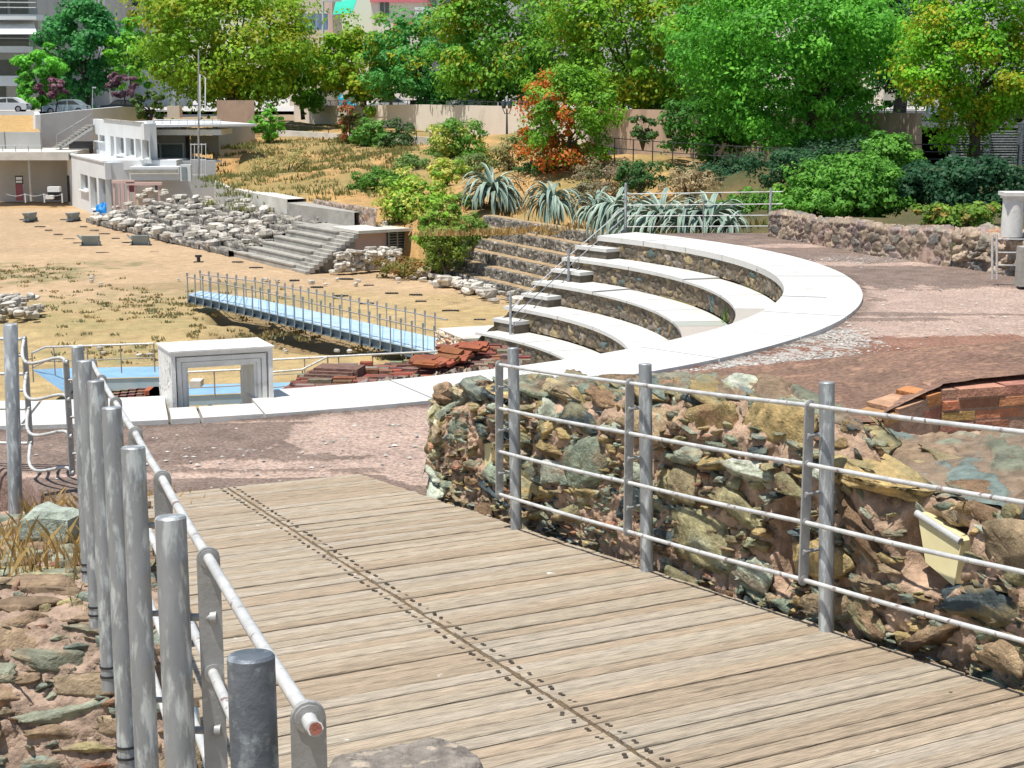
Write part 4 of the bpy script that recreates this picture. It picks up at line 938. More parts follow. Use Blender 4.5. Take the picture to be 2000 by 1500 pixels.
# pink store room under the stand
sr = thing('store_room', 'pink rendered store room under the stepped seating with a louvred door', 'building', fr(.2, 2, -6.5))
mb = MB(); poly = []
vs = [fr(.3, -.1, -6.6), fr(.3, 3.3, -6.6), fr(.3, 3.3, -5.18), fr(.3, RD*NS, -5.18), fr(.3, 0, -6.52)]; vs2 = [p+U*.3 for p in vs]
mb.add(vs+vs2, [(0, 1, 2, 3, 4), (9, 8, 7, 6, 5), (0, 5, 6, 1), (1, 6, 7, 2), (2, 7, 8, 3), (3, 8, 9, 4), (4, 9, 5, 0)]); mb.build('wall', 'plaster_pink', sr)
mb = MB(); mb.prism([XY(fr(-.12, RD*NS-.15, 0)), XY(fr(-.12, 4.2, 0)), XY(fr(2, 4.2, 0)), XY(fr(2, RD*NS-.15, 0))], -5.16, -5.05); mb.build('roof_slab', 'concrete_light', sr)
mb = MB(); mb.box(fr(.25, 3.68, -5.85), (.05, .72, 1.36), (U, V_, EZ), 0)
dr_ = mb.build('door', 'dark', sr); m = MB()
for i in range(13): m.box(fr(.2, 3.68, -6.45+i*.1), (.03, .7, .022), (U, V_, EZ))
m.box(fr(.19, 3.68, -5.85), (.03, .05, 1.36), (U, V_, EZ)); m.box(fr(.2, 3.33, -5.85), (.06, .05, 1.36), (U, V_, EZ)); m.build('louvre', 'greymetal', dr_)
# rubble end of the stands
gb = thing('rubble_terrace', 'ruined stepped terrace of dark stone courses strewn with white blocks', 'stone terrace', fr(15, 1, -6.5))
for k in range(6):
    a0_ = 5.6+[1.2, .6, 0, -.3, -.6, -.9][k]; L_ = 25-a0_-[4, 2, 0, 0, 0, 0][k]*0-.8*k
    rubble('course', L_, RH+RD*2.2, .07, lambda u, v, k=k, a0_=a0_: (np.array(fr(a0_, RD*2.0*k*.75-.2, -6.5+RH*k))+np.array(U)*u[..., None]+np.array(V_)*np.clip(v-RH*1., 0, 9)[..., None]+np.array([0, 0, 1.])*np.clip(v, 0, RH)[..., None], np.stack([-.5*V_.x+0*u, -.5*V_.y+0*u, .8+0*u], -1)), (.34, .15), .06, 'gabion', 100+k, gb, .1, m='stone_far', gain=1.3)
pl = []; rn = random.Random(17)
for i in range(190):
    a_ = rn.uniform(6, 24.5); b_ = rn.uniform(-.25, 3.2)
    if rn.random() < .25 and a_ > 16: b_ = rn.uniform(-.3, .8)
    k = max(0, min(5, int((b_+.2)/(RD*1.5)))); q = fr(a_, b_, -6.5+RH*(k+1)+rn.uniform(-.03, .12))
    if a_ < 8.5 and b_ < .3: continue
    pl.append((q.x, q.y, q.z, rn.uniform(.28, .75)))
blocks('marble_block', 'one of the white marble blocks strewn over the ruined stepped terrace', 'white marble blocks on the ruined terrace', pl, WHT, 5)
# second terrace of gabion courses, by the odeon
G = Vector((-1.5, 50.6, 0)); U2 = Vector((.46, -.888, 0)).normalized(); V2 = Vector((-U2.y, U2.x, 0)); 
gt_ = thing('rubble_terrace', 'dark stone terrace of long low steps behind the odeon railing', 'stone terrace', G+U2*4+Vector((0, 0, -6.5)))
def fr2(a, b, z): p = G+U2*a+V2*b; return Vector((p.x, p.y, z))
for k in range(6):
    rubble('course', 14, .34+.3, .04, lambda u, v, k=k: (np.array(fr2(-3, .42*k, -6.5+.34*k))+np.array(U2)*u[..., None]+np.array(V2)*np.clip(v-.34, 0, 9)[..., None]*1.3+np.array([0, 0, 1.])*np.clip(v, 0, .34)[..., None], np.stack([-.7*V2.x+0*u, -.7*V2.y+0*u, .6+0*u], -1)), (.17, .1), .045, 'gabion', 120+k, gt_, .12, m='stone_far', gain=1.25)
    m = MB(); q = [fr2(-3, .42*k+.06, 0), fr2(11, .42*k+.06, 0), fr2(11, .42*(k+1), 0), fr2(-3, .42*(k+1), 0)]; m.prism([XY(p) for p in q][::1], -6.5+.34*(k+1)-.04, -6.5+.34*(k+1)+.035, 0, (.40, .29, .17)); m.build('earth_tread', 'dirt', gt_)
pl = [(*fr2(rn.uniform(-2.5, 8), rn.uniform(-1.0, -.2), -6.5+rn.uniform(.0, .22)), rn.uniform(.25, .6)) for i in range(95)]
blocks('marble_block', 'one of the white stones heaped along the foot of the dark stone terrace', 'white stones along the foot of the dark terrace', pl, WHT, 6)
pl = []
for r_ in range(9):
    for i in range(9): q = fr(-.35-rn.uniform(0, .3), .9+i*.29+rn.uniform(-.1, .1)+(r_ % 2)*.1, -6.5+.03+r_*.085); pl.append((q.x, q.y, q.z, rn.uniform(.3, .5)))
blocks('stone_slab', 'one of the flat stone slabs stacked against the pink store room wall', 'stone slabs stacked by the pink store room', [(a, b, c, d) for a, b, c, d in pl], WHT, 7)
pl = []
for i in range(60): q = W(rn.gauss(30, 26), rn.uniform(603, 632), 6.5); pl.append((q.x, q.y, -6.45+rn.uniform(0, .35), rn.uniform(.2, .5)))
blocks('rubble_stone', 'one of the grey stones in the loose heap on the sand at the left edge', 'stones of the loose heap at the left', pl, WHT+[(.3, .28, .25)], 8)
pl = []
for i in range(34): q = W(rn.uniform(150, 780), rn.choice([rn.uniform(545, 560), rn.uniform(680, 700)]), 6.5); pl.append((q.x, q.y, -6.46, rn.uniform(.12, .3)))
blocks('rubble_stone', 'one of the small pale stones scattered on the sandy ground', 'small stones scattered on the sand', pl, WHT, 9)
pl = []
for i in range(26): q = WD(rn.uniform(410, 740), 0, 60); s_ = rn.random(); a = fr(rn.uniform(1, 16), 3.0+rn.uniform(0, 1.5), -5.05); pl.append((a.x, a.y, a.z, rn.uniform(.2, .5)))
blocks('marble_block', 'one of the pale stones lined up on the ledge above the stepped seating', 'stones on the ledge above the seating', pl, WHT, 10)
# pallet, blue bag, dark slots, light boxes
q = W(826, 545, 6.5); pt = thing('pallet', 'wooden pallet leaning on the shrubs below the stone terrace', 'pallet', q)
ax = (Vector((.8, -.5, .35)).normalized(), Vector((.45, .85, .3)).normalized()); ax = (ax[0], (ax[1]-ax[0]*ax[1].dot(ax[0])).normalized()); ax = ax+(ax[0].cross(ax[1]),)
m = MB()
for i in range(7): m.box(q+ax[1]*(i*.13-.4)+ax[2]*.06+EZ*.28, (1., .085, .02), ax)
for i in range(3): m.box(q+ax[0]*(i*.45-.45)+EZ*.28, (.08, .9, .09), ax)
m.build('slats', 'pallet', pt)
q = W(203, 427, 6.5); bg = thing('blue_bag', 'crumpled blue tarpaulin bundle on the ground at the white building corner', 'tarpaulin', q)
uu, vv = np.meshgrid(np.linspace(0, 2*math.pi, 40), np.linspace(.02, math.pi*.6, 20), indexing='ij'); r_ = 1+.5*(fbm(uu*2, vv*4, 5)-.5)+.25*(fbm(uu*8, vv*8, 7)-.5)
np_mesh('tarpaulin', np.stack([q.x+.48*r_*np.sin(vv)*np.cos(uu), q.y+.4*r_*np.sin(vv)*np.sin(uu), q.z+.02+.62*r_*np.cos(vv)+.1], -1).reshape(-1, 3), gridq(40, 20), 'bluebag', bg)
m = MB(); m.box((q.x+.6, q.y-.1, q.z+.25), (.7, .05, .04), (Vector((.8, 0, -.5)), Vector((0, 1, 0)), Vector((.5, 0, .8)))); m.box((q.x-.45, q.y, q.z+.2), (.1, .3, .4)); m.build('handle', 'dark', bg)
def lightunit(px, py, face, label):
    q = W(px, py, 6.5); t = thing('floodlight', label, 'floodlight', q, 'floodlights on the sandy ground'); s_ = .36
    m = MB(); a = (Vector((1, 0, 0)), Vector((0, 1, 0)), EZ) if face else (Vector((.3, 1, 0)).normalized(), Vector((-1, .3, 0)).normalized(), EZ)
    x, y, z = a; c = q+z*.1
    for sx in (-1, 1): m.box(c+x*(sx*s_*1.0)-z*.02, (.03, .3, .2), a)
    vs = [c+x*(-s_)+z*.32-y*.16, c+x*s_+z*.32-y*.16, c+x*s_*.85-z*.1-y*.05, c-x*s_*.85-z*.1-y*.05]; vs += [v+y*.25 for v in vs]; m.add(vs, [(0, 1, 2, 3), (7, 6, 5, 4), (0, 4, 5, 1), (1, 5, 6, 2), (2, 6, 7, 3), (3, 7, 4, 0)])
    m.build('housing', 'greymetal', t); m = MB(); m.box(c+x*(-s_*1.25)+z*.24, (.3, .24, .02), ((x*.7+z*-.7), y, (x*.7+z*.7))); m.build('flap', 'greymetal', t)
    m = MB(); m.box(q+z*.015, (s_*2.4, .35, .03), a); m.build('base', 'dark', t)
lightunit(178, 480, 1, 'grey box floodlight on the sand, left one of the near pair'); lightunit(275, 479, 1, 'grey box floodlight on the sand, right one of the near pair')
lightunit(60, 432, 0, 'dark floodlight turned away on the sand, left one of the far pair'); lightunit(144, 432, 0, 'dark floodlight turned away on the sand, right one of the far pair')
q = W(388, 513, 6.5); m = MB(); m.tube([q, q+EZ*.25], .07, 8); m.box(q+EZ*.25, (.24, .1, .08)); m.box(q+EZ*.02, (.35, .25, .04)); tag(m.build('water_valve', 'dark'), 'small dark standpipe alone on the sand', 'standpipe')
for i, (px, py) in enumerate([(45, 429), (126, 429), (78, 443), (163, 443), (184, 450), (204, 457), (95, 450), (114, 458), (135, 467), (226, 466), (153, 475), (250, 474), (302, 493), (464, 512), (200, 494), (575, 548), (619, 561), (676, 545), (720, 558), (765, 573), (665, 578), (822, 589), (717, 593), (880, 607), (937, 625), (812, 576), (500, 523)]):
    q = W(px, py, 6.49); m = MB(); m.box(q+EZ*.01, (.34+.08*(i % 3), .12, .03)); 
    for j in range(4): m.box(q+EZ*.03+Vector((-.12+.08*j, 0, 0)), (.02, .1, .015))
    tag(m.build('drain_grate', 'dark'), 'small dark ground grate set in rows across the sand', 'grate', 'ground grates in the sand')
# ------------------------------------------------------- blue walkways
wk = thing('footbridge', 'pale blue raised walkway crossing the excavation, slender posts both sides', 'footbridge', W(600, 640, 6.6))
FR = [W(367, 575, 6), W(455, 592, 6), W(600, 628, 6), W(858, 693, 6)]; BK = [W(385, 568, 6), W(468, 572, 6), W(610, 601, 6), W(858, 660, 6)]
FR = [W(367, 575, 6), W(500, 604, 6), W(858, 692, 6)]; BK = [W(392, 568, 6), W(500, 583, 6), W(858, 661, 6)]
m = MB(); m.add([FR[0], FR[1], FR[2], BK[2], BK[1], BK[0]]+[p-EZ*.03 for p in (FR[0], FR[1], FR[2], BK[2], BK[1], BK[0])], [(0, 1, 4, 5), (1, 2, 3, 4), (0, 6, 7, 1), (1, 7, 8, 2), (2, 8, 9, 3)]); 
for i in range(1, 30):
    s_ = i/30; a_, b_ = (FR[0].lerp(FR[1], s_*2.55), BK[0].lerp(BK[1], s_*2.55)) if s_ < .39 else (FR[1].lerp(FR[2], (s_-.39)/.61), BK[1].lerp(BK[2], (s_-.39)/.61)); ax_ = (b_-a_).normalized(); m.box((a_+b_)/2+EZ*.004, ((b_-a_).length, .03, .008), (ax_, EZ.cross(ax_), EZ), 1)
m.build('deck', ['bluedeck', 'bluesteel'], wk)
m = MB()
for a, b in ((FR[0], FR[1]), (FR[1], FR[2])):
    a2, b2 = a+Vector((.0, .1, -.035)), b+Vector((0, .1, -.035)); m.add([a2, b2, b2-EZ*.22, a2-EZ*.22, a2-EZ*.22+Vector((0, .6, 0)), b2-EZ*.22+Vector((0, .6, 0))], [(3, 2, 1, 0), (4, 5, 2, 3)])
m.build('side_beam', 'bluedark', wk)
def along(L_, s_):
    ls_ = [(L_[i+1]-L_[i]).length for i in range(len(L_)-1)]; t = s_*sum(ls_)
    for i, l in enumerate(ls_):
        if t <= l or i == len(ls_)-1: return L_[i].lerp(L_[i+1], t/l)
        t -= l
for LL, lab in ((FR, 0), (BK, 1)):
    n = 28; tops = []
    for i in range(n):
        p = along(LL, i/(n-.6)); m = MB(); q = p+EZ*(.62 if lab == 0 else .6)
        z0 = -.27 if lab == 0 else -.05
        m.box(p+EZ*((.58+z0)/2), (.028, .045, .58-z0)); m.box(q-EZ*.03, (.05, .05, .1)); m.box(p+EZ*-.2+Vector((0, .08, 0)), (.03, .3, .1)) if lab == 0 else None
        m.build('post', 'greymetal' if lab == 0 else 'wire', wk); tops.append(q-EZ*.1)
    m = MB(); m.tube(tops+[tops[-1]+(LL[-1]-LL[-2]).normalized()*.5-EZ*.25*(1-lab)], .02, 6); m.build('handrail', 'wire', wk)
w2 = thing('footbridge', 'blue raised walkway seen behind the marble door frame', 'footbridge', W(250, 740, 6.6))
def bw_(a, b, c, d, th=.26):
    m = MB(); m.add([a, b, c, d], [(0, 1, 2, 3)]); m.build('deck', 'bluesteel', w2)
    m = MB(); o = Vector((0, .02, -.02)); m.add([a+o, b+o, b+o-EZ*th, a+o-EZ*th], [(3, 2, 1, 0)]); m.build('side_beam', 'bluedeck', w2)
    n = max(2, int((b-a).length/.55)); m = MB()
    for i in range(n+1): m = MB(); p = a.lerp(b, i/n)-EZ*(th+.1)+Vector((0, .12, 0)); m.box(p, (.05, .22, .2)); m.build('bracket', 'greymetal', w2)
bw_(W(140, 740, 6), W(345, 735, 6), W(345, 715, 6), W(120, 719, 6)); bw_(W(345, 773, 6), W(590, 762, 6), W(590, 746, 6), W(345, 752, 6), .2)
bw_(W(128, 768, 6), W(140, 740, 6), W(120, 719, 6), W(62, 722, 5.7), .2)
rl = thing('railing', 'thin pale pipe railing along the blue walkway behind the door frame', 'railing', W(250, 760, 6.5))
def thinrail(pts, n, h):
    m = MB(); m.tube(pts, .022, 6); m.build('rail', 'rail', rl)
    m = MB(); m.tube([p-EZ*.3 for p in pts], .012, 6); m.build('rail', 'wire', rl)
    for i in range(n): p = along(pts, i/(n-1)); m = MB(); m.tube([p, p-EZ*h], .014, 6); m.build('post', 'wire', rl)
thinrail([WD(62, 690, 31), WD(88, 678, 31.5), WD(300, 671, 31.5)], 5, .6)
thinrail([WD(366, 727, 28), WD(470, 722, 28)], 3, .5)
thinrail([WD(528, 703, 29.5), WD(640, 697, 29.5), WD(858, 686, 30)], 6, .55)
thinrail([WD(528, 727, 29), WD(590, 722, 29), WD(640, 697, 29.4)], 3, .3)
m = MB(); m.box(WD(384, 748, 27.5), (.2, .3, .12)); tag(m.build('concrete_block', 'concrete_light'), 'small white block seen through the door frame opening', 'stone')
# concrete slab at the end of the walkway
m = MB(); q = [W(855, 641, 5.35), W(905, 662, 5.35), W(1060, 652, 5.35), W(1060, 630, 5.35)]; m.prism([XY(p) for p in q], -5.53, -5.35); m.prism([XY(p+Vector((.1, .12, 0))) for p in q], -6.6, -5.53, 1)
sl_ = thing('concrete_slab', 'pale concrete slab with crumbling rubble corner at the near end of the long blue walkway', 'slab', W(905, 662, 6)); m.build('slab', ['concrete_light', 'dark'], sl_)
def rc(u, v):
    a = W(856, 642, 5.35); b = W(915, 664, 5.35); P = np.array(a)+np.array(b-a)*(u/1.)[..., None]; P = P+np.array([-.1, -.25, 0])*v[..., None]; P[..., 2] = -5.37-1.1*v; return P, np.broadcast_to(np.array([-.5, -.8, .2]), P.shape)
rubble('rubble_face', 1., 1., .02, rc, (.1, .08), .1, 'back', 140, sl_, .0, gain=2.)
# brick ruin behind the ring
br = thing('brick_ruin', 'ruined dark red brick mass with stepped end between the ring and the blue walkway', 'brick ruin', W(750, 720, 3.6))
mb = MB(); rn = random.Random(6)
bp_ = [(548, 768), (575, 744), (603, 716), (700, 704), (870, 690), (925, 668), (990, 664), (1030, 700), (940, 735), (760, 752), (640, 762)]
P_ = [W(a, b, 3.35) for a, b in bp_]
mb.prism([XY(p) for p in P_][::-1], -6.5, -3.42, 0, (.20, .11, .085))
def inpoly(x, y):
    c = False; n = len(P_)
    for i in range(n):
        a, b = P_[i], P_[i-1]
        if (a.y > y) != (b.y > y) and x < (b.x-a.x)*(y-a.y)/(b.y-a.y)+a.x: c = not c
    return c
for row in range(int((26-14)/.12)):
    y = 14+row*.12; x = -4+rn.uniform(0, .2)
    while x < 2:
        ln = rn.uniform(.16, .3)
        if inpoly(x+ln/2, y+.05) and rn.random() < .93:
            z = -3.42+rn.choice([0, .015, .03, .05])+ .03*(math.sin(x*1.3+y*.8)*.5+.3); z = min(z, -3.25)
            c = rn.choice([(.24, .09, .06), (.19, .10, .075), (.30, .11, .07), (.26, .2, .16)]); c = [k*rn.uniform(.7, 1.15) for k in c]
            mb.box((x+ln/2, y+.05, z-.1), (ln-.015, .11, .2), None, 0, c)
        x += ln
for i in range(9):
    a = W(545+i*9.5, 768-i*6.2, 3.55-.03*i); mb.box((a.x+.25, a.y+.1, a.z-.15), (.55, .34, .3), (Vector((.97, -.2, 0)), Vector((.2, .97, 0)), EZ), 0, (.21*rn.uniform(.8, 1.2), .115, .09))
m_ = mb.build('brickwork', 'brick', br)
pl = []
tp_ = thing('roof_tile', '', ''); bpy.data.objects.remove(tp_)
for i in range(36):
    s_ = rn.random(); p = W(850+95*s_+rn.uniform(-12, 12)-60*(rn.random()**2), 705-32*s_+rn.uniform(-3, 9), 3.25); m = MB(); a = rn.uniform(-.7, -.3); ti = rn.uniform(.1, .5)
    X = Vector((math.cos(a), math.sin(a), 0)); Yv = Vector((-math.sin(a), math.cos(a), ti)).normalized(); m.box(p+EZ*rn.uniform(-.04, .03), (rn.uniform(.2, .34), .12, .035), (X, Yv, X.cross(Yv)), 0, [k*rn.uniform(.8, 1.2) for k in (.28, .09, .05)])
    tag(m.build('brick', 'brick'), 'one of the loose orange red bricks lying on the brick ruin', 'brick', 'loose red bricks on the ruin')
rub = rubble('rubble_infill', 5.5, 1.0, .03, lambda u, v: ((lambda a, b: np.stack([a.x+(b.x-a.x)*u/5.5, a.y+(b.y-a.y)*u/5.5+v*1.0, -3.30+0*u-.25*v], -1))(W(600, 770, 3.3), W(1020, 715, 3.3)), np.broadcast_to(np.array([0, 0, 1.]), u.shape+(3,))), (.2, .2), .07, 'back', 150, br, .2)
# bricks left of the door frame
lb_ = thing('brick_wall', 'reddish brick corner left of the marble door frame', 'brick wall', W(270, 780, 3))
m = MB(); pp_ = [W(225, 795, 2.9), W(200, 768, 2.9), W(296, 758, 2.9), W(328, 800, 2.9), W(326, 806, 2.9)]
m.prism([XY(p) for p in pp_], -4.5, -2.92, 0, (.26, .13, .1)); rn = random.Random(3)
for r_ in range(5):
    a, b = W(330, 770, 2.9), W(255, 800, 2.9)
for r_ in range(12):
    for c_ in range(6):
        p = Vector(pp_[1]).lerp(pp_[2], (c_+.5*(r_ % 2)+.2)/6)+Vector((.06, -.12, 0))*r_; m.box((p.x, p.y, -2.95), (.17, .1, .1), None, 0, [k*rn.uniform(.7, 1.2) for k in (.24, .12, .09)])
for z in range(6):
    for c_ in range(3):
        p = W(300+c_*11, 801, 2.9); m.box((p.x, p.y+.0, -2.72-z*.05), (.12, .2, .04), None, 0, [k*rn.uniform(.8, 1.2) for k in (.4, .1, .06)])
m.build('brickwork', 'brick', lb_)
# ================================================================ HILLSIDE
HP = [(500, 300, 82), (600, 280, 88), (680, 275, 90), (420, 290, 85), (700, 330, 72), (800, 300, 75), (800, 265, 92), (550, 340, 75), (650, 370, 66), (610, 395, 63), (410, 352, 78), (730, 434, 57), (900, 290, 78), (900, 400, 57), (900, 435, 54), (950, 372, 60), (1050, 452, 51), (1080, 400, 55), (1200, 425, 46), (1215, 475, 44), (1300, 455, 35), (1500, 440, 33), (1100, 330, 62), (1200, 300, 64), (1400, 330, 57), (1650, 400, 38), (1800, 330, 50), (1700, 420, 31), (1900, 420, 28), (2000, 440, 26), (1600, 315, 55), (1020, 262, 86), (1780, 330, 60), (1980, 330, 54), (2400, 330, 50), (2400, 430, 25), (1230, 500, 36), (1400, 470, 30), (980, 470, 53)]
hp = [WD(a, b, c) for a, b, c in HP]; hp += [Vector((-5, 57, -5.15)), Vector((-10, 64, -5.1)), Vector((-18, 78, -5.0)), Vector((-1, 55, -4.9)), Vector((3.5, 46, -4.85)), Vector((4.5, 33, -3.4)), Vector((3, 28, -3.2)), Vector((-16.7, 117, -2.6)), Vector((-8, 100, -2.6)), Vector((0, 84, -3.0)), Vector((10, 70, -3)), Vector((-12, 95, -3.0))]
hp = np.array([tuple(p) for p in hp])
gx, gy = np.meshgrid(np.arange(-24, 40, .3), np.arange(22, 118, .3), indexing='ij')
num = 0; den = 0
for p in hp:
    d2 = ((gx-p[0])**2+(gy-p[1])**2+.4)**1.6; num = num+p[2]/d2; den = den+1/d2
hz = num/den
def hz_at(x, y):
    d2 = ((hp[:, 0]-x)**2+(hp[:, 1]-y)**2+.4)**1.6; return float((hp[:, 2]/d2).sum()/(1/d2).sum())
n1 = fbm(gx*.5, gy*.5, 61, 4); n2 = fbm(gx*2.5, gy*2.5, 62, 4)
xf = np.interp(gy, [22, 24, 26, 29, 38, 44.2, 53.2, 55.6, 57.2, 61.5, 70, 76, 79, 95, 96, 118], [14, 8.5, 3.4, 2.7, 4.6, 4.5, -.1, -3.3, -5.2, -8.2, -12.6, -14.6, -14.4, -14.2, -24, -24])
z = hz+(n1-.5)*.35+(n2-.5)*.16
inside = gx > xf
z = np.where(inside, z, -8.5)
z = np.where((gy < 27) & (gx < 6), -8.5, z)
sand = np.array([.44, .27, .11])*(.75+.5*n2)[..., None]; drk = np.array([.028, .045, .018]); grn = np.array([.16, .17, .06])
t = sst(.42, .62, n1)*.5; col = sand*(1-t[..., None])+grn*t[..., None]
rt = sst(4.2, 6.5, gx-(gy-45)*.13+(n1-.5)*3)*(gy < 75); col = col*(1-.8*rt[..., None])+drk*.8*rt[..., None]  # shade under the ivy and trees on the right, painted into the ground colour
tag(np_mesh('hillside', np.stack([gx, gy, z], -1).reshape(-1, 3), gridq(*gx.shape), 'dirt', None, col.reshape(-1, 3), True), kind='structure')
def onhill(x, y): return hz_at(x, y)
# dry growth on the slopes
rg = np.random.default_rng(51); P = []; cc = []
def scat(px0, px1, Y0, Y1, n, c1, c2, per=12, sp=.16):
    for _ in range(n//per):
        Yc = Y0+(Y1-Y0)*rg.random(); xc = (px0+(px1-px0)*rg.random()-1000)/F*Yc; zc = onhill(xc, Yc); k = rg.random()
        q = rg.normal(size=(per, 3))*sp; q[:, 2] = 0; P.append(q+np.array([xc, Yc, zc-.02])); cc.append(np.repeat([(np.array(c1)*k+np.array(c2)*(1-k))], per, 0))
scat(400, 820, 64, 90, 9000, (.15, .20, .05), (.27, .25, .09)); scat(820, 1230, 46, 62, 2600, (.44, .27, .09), (.40, .29, .12)); scat(1230, 1500, 33, 46, 1500, (.12, .16, .04), (.4, .28, .1)); scat(500, 800, 72, 92, 3000, (.16, .19, .06), (.34, .26, .11))
P = np.concatenate(P); cc = np.concatenate(cc)
tag(blades('dry_grass', P, .17, .9, cc*(.7+.6*rg.random((len(P), 1))), None, 7, .03), 'straw and grey-green dry growth over the sandy slope', kind='stuff')
# walls on the slope
def wallstrip(name, label, cat, pts, th, m_, top=None, seedr=None, group=None):
    """pts: (px, py_top, py_bottom, Y)"""
    T = [WD(a, b, d) for a, b, c, d in pts]; B = [WD(a, c, d) for a, b, c, d in pts]
    t = thing(name, label, cat, (B[0]+B[-1])/2, group); mb = MB()
    for i in range(len(T)-1):
        d_ = T[i+1]-T[i]; d_.z = 0; n = Vector((-d_.y, d_.x, 0)).normalized()*th
        if n.y < 0: n = -n
        b0, b1 = B[i]-EZ*.5, B[i+1]-EZ*.5
        mb.add([b0, b1, T[i+1], T[i], b0+n, b1+n, T[i+1]+n, T[i]+n], [(0, 1, 2, 3), (5, 4, 7, 6), (3, 2, 6, 7), (1, 5, 6, 2), (4, 0, 3, 7)])
    mb.build('wall', m_, t); return t, T, B
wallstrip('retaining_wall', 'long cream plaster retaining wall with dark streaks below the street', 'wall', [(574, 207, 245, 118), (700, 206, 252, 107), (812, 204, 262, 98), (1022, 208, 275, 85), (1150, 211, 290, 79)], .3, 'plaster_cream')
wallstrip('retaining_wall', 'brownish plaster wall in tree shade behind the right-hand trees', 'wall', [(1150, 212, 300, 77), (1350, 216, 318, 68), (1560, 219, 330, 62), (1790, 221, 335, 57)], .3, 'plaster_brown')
wallstrip('low_wall', 'low grey concrete wall on the slope left of the bushes', 'wall', [(540, 254, 275, 96), (680, 262, 285, 92), (840, 268, 292, 84)], .25, 'concrete_light')
wallstrip('grey_wall', 'plain grey plaster wall beside the white building terrace', 'wall', [(425, 240, 292, 86), (498, 243, 292, 92)], .3, 'plaster_grey')
def edgewall(label, name, cat, m_, ys, off, zt_off):
    pts = []
    for y in ys:
        x = float(np.interp(y, [55.6, 57.2, 61.5, 70, 76, 79], [-3.3, -5.2, -8.2, -12.6, -14.6, -14.4]))-off; pts.append((x, y, zt_off))
    t = thing(name, label, cat, Vector(pts[len(pts)//2])); mb = MB()
    for p, q in zip(pts, pts[1:]):
        vs = [(p[0], p[1], -6), (q[0], q[1], -6), q, p, (p[0]+.7, p[1]+.5, -6), (q[0]+.7, q[1]+.5, -6), (q[0]+.7, q[1]+.5, q[2]), (p[0]+.7, p[1]+.5, p[2])]
        mb.add(vs, [(1, 0, 3, 2), (4, 5, 6, 7), (2, 3, 7, 6)])
    mb.build('wall', m_, t)
edgewall('long pale concrete kerb wall holding the dry slope above the ruined terrace', 'low_wall', 'wall', 'concrete_light', np.linspace(79, 63, 9), .2, -4.50)
edgewall('short dark stone wall holding the slope behind the store room roof', 'low_wall', 'wall', 'concrete', np.linspace(62.8, 57.8, 5), .3, -4.62)
a, b = WD(612, 432, 62.5), WD(736, 455, 56.5); L4 = (b-a).length; u4 = (b-a)/L4
rw = thing('rubble_wall', 'low rubble wall left of the yellow-green bush above the seating', 'stone wall', (a+b)/2)
rubble('masonry', L4, 1.15, .05, lambda u, v: (np.array(a)+np.array(u4)*u[..., None]+np.array([0, 0, 1.])*np.clip(v, 0, .85)[..., None]+np.array([.3, .9, 0])*np.clip(v-.85, 0, 1)[..., None], np.stack([-.5+0*u, -.7+0*u, .5+0*u], -1)), (.3, .2), .06, 'back', 160, rw, .15, m='stone_far')
def fence(label, pts, n, h, nr, m_='railing_dark', r=.025, rail_r=.018):
    P_ = [WD(*p) for p in pts]; t = thing('fence', label, 'fence', P_[0]-EZ*h)
    for k in range(nr): m = MB(); m.tube([p-EZ*h*k/(nr+.3) for p in P_], rail_r, 6); m.build('rail', m_, t)
    for i in range(n): p = along(P_, i/(n-1)); m = MB(); m.tube([p, p-EZ*h], r, 6); m.build('post', m_, t)
fence('dark low railing on the concrete wall left of the bushes', [(555, 243, 96), (660, 250, 92.5), (840, 258, 84)], 12, .45, 1)
fence('dark thin railing running through the shade under the right-hand trees', [(1165, 267, 63), (1290, 277, 60), (1480, 288, 56), (1750, 298, 52)], 14, .9, 2)
fence('dark horizontal-bar railing on the wall right of the clipped ivy', [(1780, 282, 50), (1990, 283, 49)], 4, 1.0, 4)
# barred screen at the far right
sc_ = thing('slatted_fence', 'blue-grey slatted fence with broad posts below the yellow tree at the right edge', 'fence', WD(1900, 325, 56))
for px in (1862, 1928, 1992): m = MB(); m.box(WD(px, 287, 56), (.16, .16, 1.6)); m.build('post', 'darkgreypaint', sc_)
for i in range(16): m = MB(); m.box(WD(1960, 256+i*5, 56.15), (3.6, .03, .05)); m.build('slat', 'galv', sc_)
